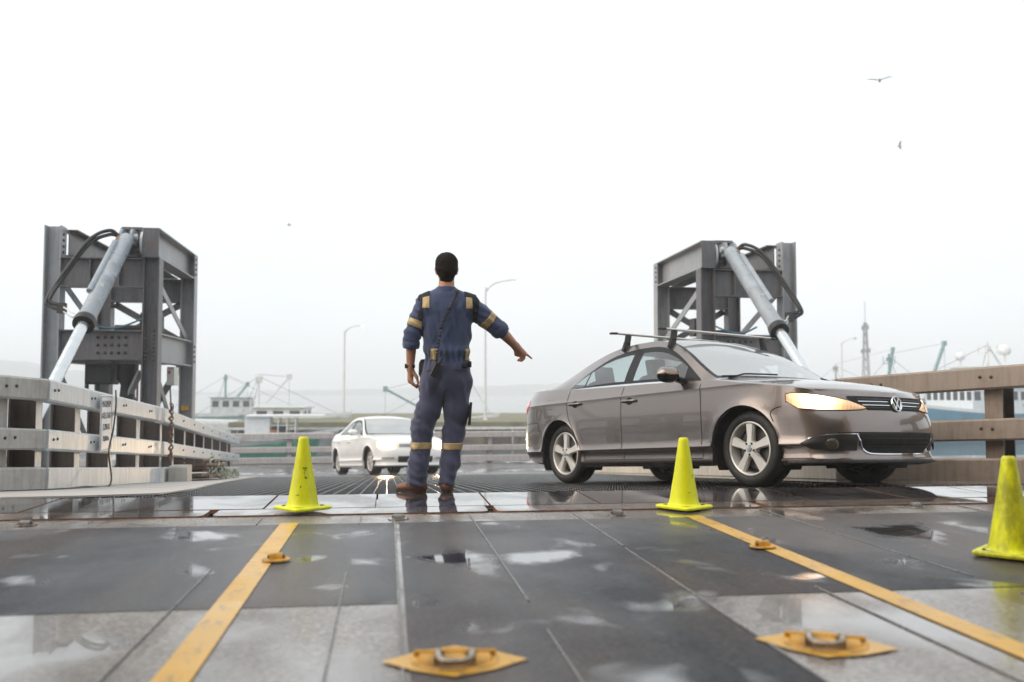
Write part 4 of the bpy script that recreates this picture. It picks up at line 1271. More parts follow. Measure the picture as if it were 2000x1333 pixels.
# place: contact points of the right-hand wheels, nose up the slope
hx = V(1.115, -2.402, .1922).normalized()
rn = hx.cross(V(0, SL, 1)).normalized()      # car's right, lying in the ramp plane
upv = rn.cross(hx).normalized() * 1.0
if upv.z < 0: upv = -upv
org = V(3.009, 7.422, -.0466) - rn * .80
jr_.matrix_world = Matrix(((hx.x, -rn.x, upv.x, org.x), (hx.y, -rn.y, upv.y, org.y), (hx.z, -rn.z, upv.z, org.z), (0, 0, 0, 1)))

def jetta_details(C, root):
    # panel gaps
    A = C.a_s
    for side in (1, -1):
        for pts in ([(A(1.385), .90), (A(1.372), .80), (A(1.372), .55), (A(1.382), .34), (A(1.40), .245)],
                    [(A(2.475), .955), (A(2.475), .60), (A(2.482), .245)],
                    [(A(3.40), .985), (A(3.392), .84), (A(3.36), .70), (A(3.27), .57), (A(3.185), .42), (A(3.135), .34), (A(3.12), .245)],
                    [(A(1.40), .243), (A(2.2), .243), (A(3.12), .243)],
                    [(A(.50), .648), (A(.56), .635), (A(.60), .60), (A(.575), .53)],
                    [(A(3.98), .66), (A(4.15), .665), (A(4.32), .665)], [(A(3.98), .66), (A(3.905), .45)]):
            q = bez([(float(a), z, 0) for a, z in pts], 28)
            b = MB(); C.ribbon([(p.x, p.y) for p in q], .0085, .0012, b, side); b.build('panel_gap', M['gap'], root)
        # fuel flap outline on the right-hand rear wing
        if side == 1:
            q = [(A(3.66), .80), (A(3.66), .90), (A(3.80), .905), (A(3.815), .81), (A(3.66), .80)]
            b = MB(); C.ribbon([(float(a), z) for a, z in q], .005, .0012, b, side); b.build('fuel_flap_gap', M['gap'], root)
        # sill highlight strip
        b = MB(); C.ribbon([(float(A(s)), .217) for s in np.linspace(1.30, 3.16, 30)], .014, .006, b, side); b.build('sill_strip', M['paint_grey'], root)
        # door handles
        for s, z in ((2.345, .806), (3.235, .828)):
            b = MB()
            c0 = C.P(float(A(s)), z, .001)
            rows = []
            for rr_, o_ in ((1.0, .0018), (.6, .0022), (.0, .0022)):
                rows.append([C.loc(C.P(float(A(s + .052 * rr_ * math.cos(t))), z + .036 * rr_ * math.sin(t), o_), side) for t in np.linspace(0, 2 * math.pi, 20, endpoint=False)])
            b.grid(rows, True); h_ = b.build('door_handle', M['gap'], root)
            b = MB()
            pts = [C.loc(C.P(float(A(s + d)), z + .001, o_), side) for d, o_ in ((-.10, .004), (-.085, .026), (-.04, .034), (.04, .034), (.085, .026), (.10, .004))]
            b.tube(bez(pts, 20), .0125, 8); b.build('grip', M['paint_grey'], h_, 60)
        # mirror
        mroot = MB()
        cx, cy, cz = SEDAN['fa'] - 1.66, -side * 1.00, 1.005
        rows = []
        for v in np.linspace(-1, 1, 13):
            row = []
            for t in np.linspace(0, 2 * math.pi, 24, endpoint=False):
                rr_ = (1 - abs(v) ** 3.2) ** .5
                x = .085 * rr_ * math.cos(t); zz = .072 * rr_ * math.sin(t)
                if x < 0: x *= .55
                row.append((cx + x + .02 * v * side * 0, cy + .115 * v, cz + zz * (1 - .12 * v * -side)))
            rows.append(row)
        mroot.grid(rows, True); mi = mroot.build('wing_mirror', M['paint_grey'], root, 60)
        rows2 = []
        for v in np.linspace(-1, 1, 13):
            row = []
            for t in np.linspace(math.pi * 1.04, math.pi * 1.96, 12):
                rr_ = (1 - abs(v) ** 3.2) ** .5
                x = .088 * rr_ * math.cos(t); zz = .0755 * rr_ * math.sin(t)
                if x < 0: x *= .56
                row.append((cx + x, cy + .117 * v, cz + zz - .002))
            rows2.append(row)
        b = MB(); b.grid(rows2); b.build('mirror_base', M['trim'], mi, 60)
        b = MB(); b.beam((cx + .02, cy + side * .10, cz - .045), (cx + .05, cy + side * .21, cz - .075), .09, .045, ch=.012); b.build('mirror_arm', M['trim'], mi, 40)
        b = MB(); b.beam((cx + .083, cy - .085, cz + .006), (cx + .083, cy + .07, cz + .004), .006, .012); b.build('indicator', simple('mirror_indicator', (.6, .32, .08), .2), mi)
        # black triangle in the window corner
        # headlight: lens patch between fender, grille and bumper
        aI, aO = float(C.a_y(.355)), float(A(.455))
        def lo(a):
            f = (a - aI) / (aO - aI)
            return float(np.interp(f, [0, .08, .3, .6, .85, 1], [.622, .612, .606, .612, .628, .690]))
        def hi(a):
            f = (a - aI) / (aO - aI)
            return float(np.interp(f, [0, .08, .22, .4, .6, .8, .93, 1], [.626, .648, .682, .708, .728, .744, .751, .742]))
        b = MB(); b.grid(C.patch(aI, aO, lo, hi, .006, side, 34, 8, .010))
        bp = C.P(float(aI + (aO - aI) * .63), .69, .01)
        key = 'hl%d' % side
        M[key] = headlamp_mat('lit_headlamp', C.loc(bp, side), .55, (1.0, .40, .09), 4.5, .0, .26)
        hl = b.build('headlight', M[key], root, 60)
        def lo2(a): return lo(a) - .007
        def hi2(a): return hi(a) + .007
        b = MB(); b.grid(C.patch(aI - .008, aO + .008, lambda a: lo2(min(max(a, aI), aO)), lambda a: hi2(min(max(a, aI), aO)), .0035, side, 34, 4)); b.build('headlight_surround', M['gap'], hl)
        # fog lamp pocket
        a0, a1 = float(C.a_y(.47)), float(A(.36))
        b = MB(); b.grid(C.patch(a0, a1, lambda a: float(np.interp((a - a0) / (a1 - a0), [0, .5, .85, 1], [.285, .285, .305, .345])), lambda a: float(np.interp((a - a0) / (a1 - a0), [0, .5, .85, 1], [.415, .410, .385, .352])), .003, side, 20, 5)); fg = b.build('fog_lamp_pocket', M['plastic'], root, 60)
        q = C.P(float(C.a_y(.655)), .345, .006); fl = V(C.loc(q, side))
        nrm = V(C.loc(C.P(float(C.a_y(.655)), .345, .05), side)) - fl
        b = MB(); b.lathe([(.0, .012), (.03, .010), (.046, .002), (.050, .006), (.054, .0)], fl, axis=nrm, n=22); b.build('fog_lamp', simple('fog_lamp_glass', (.07, .065, .05), .08, .5), fg, 50)
        b = MB(); C.ribbon([(a, .417 - .004 * ((a - a0) / (a1 - a0)) ** 4 * 14) for a in np.linspace(a0, a1 - .06, 14)], .007, .006, b, side); b.build('fog_trim', M['chr'], fg)
        # tail light
        aT, aT2 = float(A(4.27)), float(A(4.56))
        b = MB(); b.grid(C.patch(aT, aT2, lambda a: float(np.interp(a, [aT, aT + .08, aT2], [.86, .79, .76])), lambda a: float(np.interp(a, [aT, aT + .1, aT2], [.90, .945, .945])), .005, side, 20, 6, .008)); b.build('tail_light', M['taillight'], root, 60)
    # grilles
    aI_, aO_ = float(C.a_y(.355)), float(C.a_s(.455))
    def hl_hi(a):
        f = (a - aI_) / (aO_ - aI_)
        return float(np.interp(f, [0, .08, .22, .4], [.628, .655, .694, .722])) if f > 0 else .0
    aG = float(C.a_y(.50))
    for nm, sides in (('grille', (1, -1)),):
        b = MB()
        for side in sides:
            b.grid(C.patch(0, aG, lambda a: min(max(.608, hl_hi(a) + .004), .712), lambda a: max(.721, .0), .004, side, 24, 5))
        g = b.build('grille', M['gap'], root, 60)
        for z in (.648, .678):
            b = MB()
            for side in sides: C.ribbon([(a, z) for a in np.linspace(0, aI_ + (.03 if z < .66 else .06), 14)], .006, .010, b, side)
            b.build('grille_bar', M['chr'], g)
        for z in (.628, .663, .697):
            b = MB()
            for side in sides: C.ribbon([(a, z) for a in np.linspace(0, aI_ + (z - .628) * .9, 14)], .008, .007, b, side)
            b.build('grille_slat', M['plastic'], g)
    aL = float(C.a_y(.455))
    b = MB()
    for side in (1, -1):
        b.grid(C.patch(0, aL, lambda a: float(np.interp(a / aL, [0, .75, 1], [.262, .268, .33])), lambda a: .418, .004, side, 16, 5))
    g = b.build('lower_grille', M['gap'], root, 60)
    for z in (.318, .350, .382):
        b = MB()
        for side in (1, -1): C.ribbon([(a, z) for a in np.linspace(0, aL - .05, 14)], .006, .008, b, side)
        b.build('grille_slat', M['plastic'], g)
    b = MB()
    for side in (1, -1):
        q = bez([(0, .258, 0), (aL * .5, .259, 0), (aL * .80, .268, 0), (aL * .92, .305, 0), (aL * 1.0, .37, 0), (aL * 1.06, .418, 0)], 30)
        C.ribbon([(p.x, p.y) for p in q], .009, .009, b, side)
    b.build('grille_trim', M['chr'], g)
    b = MB()
    for side in (1, -1):
        C.ribbon([(a, .425) for a in np.linspace(0, float(C.a_y(.62)), 20)], .012, .002, b, side)
    b.build('bumper_gap', M['gap'], root)
    # front lip
    b = MB()
    for side in (1, -1):
        a1 = float(C.a_s(.46))
        rows = [[C.loc(C.P(a, .205, o_) + np.array([0, 0, dz]), side) for a in np.linspace(0, a1, 24)] for o_, dz in ((.02, .008), (.045, .0), (.045, -.012), (-.08, -.035))]
        b.grid(rows)
    b.build('front_lip', M['plastic'], root, 40)
    # round badge on the grille: ring with two stacked letter strokes
    bc = V(C.loc(C.P(0.0, .660, .014)))
    nx = V(1, 0, .16).normalized(); ey = V(0, 1, 0); ez = nx.cross(ey)
    if ez.z < 0: ez = -ez
    b = MB(); b.lathe([(.0, .004), (.060, .004), (.064, .0)], bc, axis=nx, n=32); bd = b.build('badge', M['trim'], root, 50)
    b = MB(); b.lathe([(.052, .004), (.055, .010), (.061, .011), (.065, .006), (.065, .0)], bc, axis=nx, n=36); b.build('badge_ring', M['chr'], bd, 60)
    b = MB()
    def pt(u, w): return bc + ey * u + ez * w + nx * .007
    for st in (((-.028, .046), (0, -.002)), ((.028, .046), (0, -.002)), ((-.050, .016), (-.024, -.046)), ((-.024, -.046), (0, .002)), ((0, .002), (.024, -.046)), ((.024, -.046), (.050, .016))):
        b.beam(pt(*st[0]), pt(*st[1]), .010, .006, up=tuple(nx))
    b.build('badge_letters', M['chr'], bd)
    # bonnet shut line and wipers
    for side in (1, -1):
        i0, i1 = C.si(.48), C.si(1.24)
        k = C.k4
        b = MB()
        rows = [[C.loc(C.G[i, k] * (1 - f) + C.G[i, k + 1] * f + np.array([0, 0, .0018]), side) for i in range(i0, i1)] for f in (.25, .47)]
        b.grid(rows); b.build('bonnet_gap', M['gap'], root)
    i = C.si(1.245)
    for side, f0, f1 in ((1, C.k4 + 1, C.k4 + 8), (-1, C.k4 + 1, C.k4 + 5)):
        pts = [C.loc(C.G[i + (1 if q > f0 + 2 else 0), q] + np.array([-.01, 0, .016]), side) for q in range(f0, f1)]
        MB().tube(bez(pts, 16), .008, 6).build('wiper', M['plastic'], root, 60)
    # roof bars
    for s, yb_ in ((1.98, .72), (2.72, .72)):
        zt_ = float(np.interp(s, *np.array(SEDAN['zc']).T)) + .085
        x = SEDAN['fa'] - s
        r_ = MB().beam((x, -yb_, zt_), (x, yb_, zt_), .05, .020, ch=.008).build('roof_bar', M['alloy'], root)
        for side in (1, -1):
            MB().beam((x, side * yb_, zt_), (x, side * (yb_ + .07), zt_ - .004), .056, .020, ch=.009).build('end_cap', M['plastic'], r_)
            iz = C.si(s)
            e = V(C.loc(C.G[iz, C.k4], -side))
            b = MB()
            b.beam(V(x, e.y - side * .03, zt_ - .01), V(x, e.y - side * .01, e.z + .035), .075, .05, up=(1, 0, 0), ch=.02)
            b.beam(V(x, e.y - side * .01, e.z + .04), V(x, e.y + side * .028, e.z - .05), .085, .03, up=(1, 0, 0), ch=.012)
            b.build('bar_foot', M['plastic'], r_, 40)
jetta_details(JC, jr_)

# ---- white saloon farther down the ramp
import copy as _c
WS = _c.deepcopy(SEDAN)
k_ = dict(L=5.0 / 4.63)
def stretch(tab, fx=1.0, fz=1.0): return [(a * fx, b * fz) for a, b in tab]
WS['five'] = False
wr_root = empty('white_sedan', (0, 0, 0), 0, 'white four-door car with lit headlights waiting behind the man', 'car', 'cars on the ramp')
WS['res'] = .05
WC = build_car(WS, wr_root, dict(paint=M['paint_white']), detail=False)
def white_details(C, root):
    A = C.a_s
    for side in (1, -1):
        aI, aO = float(C.a_y(.42)), float(A(.46))
        b = MB(); b.grid(C.patch(aI, aO, lambda a: float(np.interp((a - aI) / (aO - aI), [0, .3, 1], [.635, .615, .66])), lambda a: float(np.interp((a - aI) / (aO - aI), [0, .5, 1], [.705, .735, .75])), .006, side, 24, 6, .01))
        bp = C.P(float(aI + (aO - aI) * .5), .68, .01)
        mm = headlamp_mat('white_car_headlamp', C.loc(bp, side), .8, (1.0, .62, .30), 600.0, .0, .24, (1, .76, .44))
        b.build('headlight', mm, root, 60)
        for pts in ([(A(1.385), .90), (A(1.372), .55), (A(1.40), .245)], [(A(2.475), .955), (A(2.482), .245)], [(A(3.40), .985), (A(3.36), .70), (A(3.12), .30)]):
            q = bez([(float(a), z, 0) for a, z in pts], 16)
            b = MB(); C.ribbon([(p.x, p.y) for p in q], .006, .0012, b, side); b.build('panel_gap', M['grey'], root)
        for s, z in ((2.345, .806), (3.235, .828)):
            b = MB(); b.tube([C.loc(C.P(float(A(s + d)), z, o_), side) for d, o_ in ((-.10, .0), (-.08, .028), (.08, .028), (.10, 0))], .016, 6); b.build('door_handle', M['paint_white'], root, 60)
        cx, cy, cz = WS['fa'] - 1.66, -side * 1.0, 1.01
        rows = []
        for v in np.linspace(-1, 1, 9):
            rr_ = (1 - abs(v) ** 3) ** .5
            rows.append([(cx + .08 * rr_ * math.cos(t), cy + .12 * v, cz + .075 * rr_ * math.sin(t)) for t in np.linspace(0, 2 * math.pi, 16, endpoint=False)])
        b = MB(); b.grid(rows, True); b.beam((cx, cy, cz - .04), (cx + .03, cy + side * .2, cz - .07), .08, .05); b.build('wing_mirror', M['paint_white'], root, 60)
        a0, a1 = float(C.a_y(.50)), float(C.a_y(.74))
        b = MB(); b.grid(C.patch(a0, a1, lambda a: .36, lambda a: .395, .004, side, 8, 3)); b.build('fog_slot', M['grey'], root)
        b = MB(); C.ribbon([(float(A(s)), .50) for s in np.linspace(1.3, 3.15, 20)], .02, .006, b, side); b.build('side_moulding', M['paint_white'], root)
    b = MB()
    for side in (1, -1): b.grid(C.patch(0, float(C.a_y(.40)), lambda a: .625, lambda a: .70, .004, side, 12, 4))
    g = b.build('grille', M['grey'], root)
    b = MB()
    for side in (1, -1): b.grid(C.patch(0, float(C.a_y(.42)), lambda a: .28, lambda a: .42, .004, side, 12, 4))
    b.build('lower_grille', M['plastic'], root)
    b = MB()
    for side in (1, -1):
        a1 = float(C.a_s(.46))
        b.grid([[C.loc(C.P(a, .205, o_) + np.array([0, 0, dz]), side) for a in np.linspace(0, a1, 20)] for o_, dz in ((.02, .008), (.03, -.02), (-.08, -.035))])
    b.build('front_lip', M['plastic'], root, 40)
white_details(WC, wr_root)
# heading: towards the viewer, swung a little to the right
wy = 23.2
ang = R(-90 + 19)
wx = V(math.cos(ang), math.sin(ang), -math.sin(ang) * SL).normalized()
wrn = wx.cross(V(0, SL, 1)).normalized(); wup = wrn.cross(wx).normalized()
if wup.z < 0: wup = -wup
worg = V(0.36, wy, zr(wy))
sc_ = 1.05
wr_root.matrix_world = Matrix(((wx.x * sc_, -wrn.x * sc_, wup.x * sc_, worg.x), (wx.y * sc_, -wrn.y * sc_, wup.y * sc_, worg.y), (wx.z * sc_, -wrn.z * sc_, wup.z * sc_, worg.z), (0, 0, 0, 1)))
# ------------------------------------------------------------------ the pointing man
def hash3(i, j, k, seed):
    n = (i * 374761393 + j * 668265263 + k * 2147483647 + seed * 974711) & 0xffffffff
    n = ((n ^ (n >> 13)) * 1274126177) & 0xffffffff
    return ((n ^ (n >> 16)) & 0xffff) / 65535.0
def vnoise(p, seed=0):
    i = np.floor(p).astype(np.int64); f = p - i; f = f * f * (3 - 2 * f)
    out = 0
    for a in (0, 1):
        for b in (0, 1):
            for c in (0, 1):
                w = (f[:, 0] if a else 1 - f[:, 0]) * (f[:, 1] if b else 1 - f[:, 1]) * (f[:, 2] if c else 1 - f[:, 2])
                out = out + w * hash3(i[:, 0] + a, i[:, 1] + b, i[:, 2] + c, seed)
    return out * 2 - 1

def sdf_field(prims, h, lo, hi):
    lo = np.array(lo, float); hi = np.array(hi, float)
    n = np.ceil((hi - lo) / h).astype(int) + 1
    g = np.full(n, .5, np.float32)
    for pr in prims:
        a, b = np.array(pr['a'], float), np.array(pr['b'], float)
        ra, rb, k = pr['ra'], pr['rb'], pr.get('k', .02)
        sq = np.array(pr.get('sq', (1, 1, 1)), float)
        m = max(ra, rb) * sq.max() + k + 2 * h + .02
        i0 = np.maximum(np.floor((np.minimum(a, b) - m - lo) / h).astype(int), 0)
        i1 = np.minimum(np.ceil((np.maximum(a, b) + m - lo) / h).astype(int) + 1, n)
        if np.any(i1 <= i0): continue
        sl = tuple(slice(x, y) for x, y in zip(i0, i1))
        X = [((lo[d] + h * np.arange(i0[d], i1[d])) - a[d]) / sq[d] for d in range(3)]
        X = np.meshgrid(*X, indexing='ij')
        ba = (b - a) / sq
        L2 = max(float(ba @ ba), 1e-9)
        t = np.clip((X[0] * ba[0] + X[1] * ba[1] + X[2] * ba[2]) / L2, 0, 1)
        d = np.sqrt(sum((X[i] - t * ba[i]) ** 2 for i in range(3))) - (ra + (rb - ra) * t)
        d = d * sq.min()
        cur = g[sl]
        if pr.get('op') == 'sub':
            hh = np.maximum(k - np.abs(cur + d), 0) / k
            g[sl] = np.maximum(cur, -d) + hh * hh * k / 4
        else:
            hh = np.maximum(k - np.abs(cur - d), 0) / k
            g[sl] = np.minimum(cur, d) - hh * hh * k / 4
    return g, lo

def surf_nets(g, lo, h):
    s = g < 0
    c = [(i, j, k) for i in (0, 1) for j in (0, 1) for k in (0, 1)]
    nx, ny, nz = g.shape
    cnt = np.zeros((nx - 1, ny - 1, nz - 1), np.int8)
    for i, j, k in c: cnt += s[i:nx - 1 + i, j:ny - 1 + j, k:nz - 1 + k]
    idx = np.argwhere((cnt > 0) & (cnt < 8))
    vals = np.stack([g[idx[:, 0] + i, idx[:, 1] + j, idx[:, 2] + k] for i, j, k in c], 1)
    acc = np.zeros((len(idx), 3)); num = np.zeros(len(idx))
    ca = np.array(c, float)
    for p in range(8):
        for q in range(p + 1, 8):
            if np.abs(ca[p] - ca[q]).sum() != 1: continue
            a, b = vals[:, p], vals[:, q]
            m = (a < 0) != (b < 0)
            t = np.where(m, a / np.where(m, a - b, 1), 0)
            acc += np.where(m[:, None], ca[p] + t[:, None] * (ca[q] - ca[p]), 0); num += m
    v = lo + h * (idx + acc / num[:, None])
    vid = np.full(cnt.shape, -1, np.int64); vid[tuple(idx.T)] = np.arange(len(idx))
    faces = []
    for ax in range(3):
        sl0 = [slice(None)] * 3; sl1 = [slice(None)] * 3
        sl0[ax] = slice(0, -1); sl1[ax] = slice(1, None)
        e = np.argwhere(s[tuple(sl0)] != s[tuple(sl1)])
        u, w = [(1, 2), (2, 0), (0, 1)][ax]
        ok = (e[:, u] > 0) & (e[:, w] > 0) & (e[:, u] < cnt.shape[u]) & (e[:, w] < cnt.shape[w])
        e = e[ok]
        def cell(du, dw):
            q = e.copy(); q[:, u] -= du; q[:, w] -= dw
            return vid[tuple(q.T)]
        f = np.stack([cell(1, 1), cell(0, 1), cell(0, 0), cell(1, 0)], 1)
        flip = ~s[tuple(e.T)]
        f[flip] = f[flip][:, ::-1]
        faces.append(f)
    f = np.concatenate(faces)
    return v, f[(f >= 0).all(1)]

def vnormals(v, f):
    n = np.cross(v[f[:, 2]] - v[f[:, 0]], v[f[:, 3]] - v[f[:, 1]])
    out = np.zeros_like(v)
    for k in range(4): np.add.at(out, f[:, k], n)
    return out / (np.linalg.norm(out, axis=1)[:, None] + 1e-12)
def relax(v, f, it=2, w=.5):
    for _ in range(it):
        acc = np.zeros_like(v); num = np.zeros(len(v))
        for k in range(4):
            a, b = f[:, k], f[:, (k + 1) % 4]
            np.add.at(acc, a, v[b]); np.add.at(num, a, 1); np.add.at(acc, b, v[a]); np.add.at(num, b, 1)
        v = v * (1 - w) + w * acc / num[:, None]
    return v
def np_mesh(name, v, f, m, parent):
    me = bpy.data.meshes.new(name)
    me.from_pydata(v.tolist(), [], f.tolist())
    for p in me.polygons: p.use_smooth = True
    me.update()
    return link(name, me, m, parent)

def cp(a, b, ra, rb, k=.02, sq=(1, 1, 1), op=None):
    return dict(a=a, b=b, ra=ra, rb=rb, k=k, sq=sq, op=op)

PM = empty('person', (.300, 6.955, -.006), R(-2.5), 'man in blue coverall with reflective bands, back turned, pointing right', 'person')
# --- key joints (x right, y away from the viewer, z up)
HD = (.127, .0, 1.700)
LS, LE, LW, LK = (-.034, -.005, 1.415), (-.132, -.02, 1.185), (-.143, .04, .935), (-.142, .065, .845)
RS, RE, RW, RK = (.322, -.005, 1.415), (.540, .055, 1.222), (.672, .20, 1.108), (.728, .245, 1.052)
LH, LKN, LA = (.045, .0, .88), (-.052, .02, .46), (-.095, -.005, .075)
RH, RKN, RA_ = (.212, .0, .88), (.185, .03, .46), (.140, .0, .075)
body = [
    cp((HD[0], .0, 1.715), (HD[0], .006, 1.695), .080, .078, .03, (1, 1.2, 1.1)),
    cp((HD[0], .045, 1.665), (HD[0], .065, 1.615), .058, .040, .04),
    cp((HD[0], .100, 1.690), (HD[0], .118, 1.668), .014, .016, .02),
    cp((.124, -.012, 1.44), (HD[0], -.004, 1.63), .064, .057, .03),
    cp((HD[0] - .083, .0, 1.685), (HD[0] - .078, .006, 1.650), .015, .010, .012, (.6, 1.2, 1.2)),
    cp((HD[0] + .083, .0, 1.685), (HD[0] + .078, .006, 1.650), .015, .010, .012, (.6, 1.2, 1.2)),
    cp((-.01, 0, 1.42), (.26, 0, 1.42), .06, .06, .05), cp((.13, 0, 1.38), (.13, 0, 1.05), .12, .10, .06, (1, .7, 1)), cp((.06, 0, .92), (.20, 0, .92), .10, .10, .05, (1, .8, 1)),
    cp(LS, LE, .048, .042, .03), cp(LE, (LW[0], LW[1] - .002, LW[2]), .046, .029, .02),
    cp(RS, RE, .048, .042, .03), cp(RE, RW, .047, .030, .02),
    cp(LH, LKN, .075, .055, .04), cp(LKN, LA, .055, .04, .03), cp(RH, RKN, .075, .055, .04), cp(RKN, RA_, .055, .04, .03),
    cp(LA, (LA[0], .05, .05), .035, .03, .02), cp(RA_, (RA_[0], .05, .05), .035, .03, .02)]
# left hand: relaxed, back of the hand outwards, fingers curling in
body += [cp(LW, LK, .030, .033, .02, (.72, 1.15, 1))]
for q, (dy, l) in enumerate(((.036, .055), (.012, .060), (-.012, .056), (-.034, .045))):
    k0 = (LK[0] + .004, LK[1] + dy, LK[2] + .004); k1 = (LK[0] + .018, LK[1] + dy * 1.02 + .002, LK[2] - l * .62); k2 = (LK[0] + .052 - .004 * q, LK[1] + dy * .95, LK[2] - l * .98); k3 = (LK[0] + .066 - .003 * q, LK[1] + dy * .9, LK[2] - l * .80)
    body += [cp(k0, k1, .0105, .0098, .008), cp(k1, k2, .0098, .0088, .006), cp(k2, k3, .0088, .0075, .006)]
body += [cp((LW[0] + .018, LW[1] - .006, LW[2] - .028), (LW[0] + .048, LW[1] - .014, LW[2] - .070), .017, .013, .014), cp((LW[0] + .048, LW[1] - .014, LW[2] - .070), (LW[0] + .060, LW[1] - .012, LW[2] - .118), .012, .009, .008)]
# right hand: index finger stretched, the others folded into the palm
dv = np.array(RK) - np.array(RW); dv /= np.linalg.norm(dv)
upn = np.array([.50, -.10, .86]); upn -= dv * (upn @ dv); upn /= np.linalg.norm(upn)
sdv = np.cross(dv, upn)
body += [cp(RW, RK, .031, .035, .02, (1, 1, .92))]
RKa = np.array(RK)
i0 = RKa + upn * .018 + sdv * -.016; ixd = np.array([.70, .38, -.50]); ixd /= np.linalg.norm(ixd)
body += [cp(i0, i0 + ixd * .045, .0112, .0100, .010), cp(i0 + ixd * .045, i0 + ixd * .098, .0100, .0078, .005)]
for q in range(3):
    o_ = RKa + upn * (.006 - .014 * q) + sdv * (.002 + .008 * q) + dv * (.010 - .006 * q)
    p1 = o_ + dv * .030 - upn * .020; p2 = p1 - dv * .026 - upn * .022
    body += [cp(o_, p1, .0115, .0108, .008), cp(p1, p2, .0105, .0095, .006)]
th0 = np.array(RW) + dv * .03 - upn * .018 - sdv * .02
body += [cp(th0, th0 + dv * .035 - upn * .022, .015, .012, .012), cp(th0 + dv * .035 - upn * .022, th0 + dv * .062 - upn * .014, .0115, .0095, .008)]

t = NT('skin'); c = t.co('Object')
t.set(col=t.ramp(t.noise(c, 22, 5), [(.3, (.42, .205, .125)), (.7, (.54, .28, .18))]), rough=.48, sss=.12, nrm=t.bump(t.noise(c, 140, 3), .12, .002))
t.p.inputs['Subsurface Radius'].default_value = (.012, .004, .002)
M['skin'] = t.m
t = NT('dark_hair'); c = t.co('Object', (1, 1, .25))
t.set(col=t.ramp(t.noise(c, 160, 3), [(.3, (.006, .0045, .004)), (.7, (.020, .014, .011))]), rough=.7, spec=.12, nrm=t.bump(t.noise(c, 190, 2), .6, .004))
M['hair'] = t.m
t = NT('blue_cotton'); c = t.co('Object')
wv = t.n('TexWave'); wv.inputs['Scale'].default_value = 260; t.l(c, wv.inputs['Vector'])
fad = t.noise(c, 7, 5, .6)
sz_ = t.n('SeparateXYZ'); t.l(c, sz_.inputs[0])
warm_lit = t.ramp(sz_.outputs['Z'], [(.93, 1.), (.99, 0.)])          # warm light on the trousers painted in, fading out at the waist
upper = t.mix(t.ramp(fad, [(.3, 0.), (.7, 1.)]), (.025, .040, .096), (.042, .064, .145))
lower = t.mix(t.ramp(fad, [(.3, 0.), (.7, 1.)]), (.031, .036, .078), (.056, .061, .120))
t.set(col=t.mix(warm_lit, upper, lower), rough=.82, sheen=.35, nrm=t.bump(t.math('ADD', t.math('MULTIPLY', wv.outputs['Fac'], .25), t.noise(c, 55, 4)), .25, .003))
M['cloth'] = t.m
M['cloth_dark'] = simple('black_cotton', (.010, .011, .016), .85, 0, .3, 20)
M['tape'] = simple('reflective_tape', (.42, .31, .15), .38, .15, .22, 26, .3, 70)
M['boot'] = simple('brown_leather', (.16, .060, .028), .45, 0, .35, 14, .3, 60)
M['sole'] = simple('boot_sole', (.02, .015, .012), .7)

H_ = .0062
g, lo_ = sdf_field(body, H_, (-.25, -.2, -.01), (.92, .45, 1.86))
v, f = surf_nets(g, lo_, H_); v = relax(v, f, 1, .4)
bo_ = np_mesh('body', v, f, M['skin'], PM)

# --- hair: close-cropped cap leaving face, ears and nape free
hair = [cp((HD[0], -.010, 1.722), (HD[0], -.008, 1.700), .086, .086, .02, (1.0, 1.19, 1.0)), cp((HD[0], -.035, 1.66), (HD[0], -.030, 1.612), .068, .052, .03),
        cp((HD[0], .165, 1.66), (HD[0], .165, 1.60), .12, .12, .02, op='sub'),
        cp((HD[0] - .095, .02, 1.655), (HD[0] - .095, .02, 1.60), .030, .034, .012, op='sub'), cp((HD[0] + .095, .02, 1.655), (HD[0] + .095, .02, 1.60), .030, .034, .012, op='sub')]
g, lo_ = sdf_field(hair, .005, (0, -.18, 1.50), (.26, .18, 1.86))
v, f = surf_nets(g, lo_, .005)
n = vnormals(v, f); v = v + n * (.0035 * vnoise(v * np.array([110, 110, 45.]), 5) + .002 * vnoise(v * 190., 6))[:, None]
np_mesh('hair', v, f, M['hair'], PM)

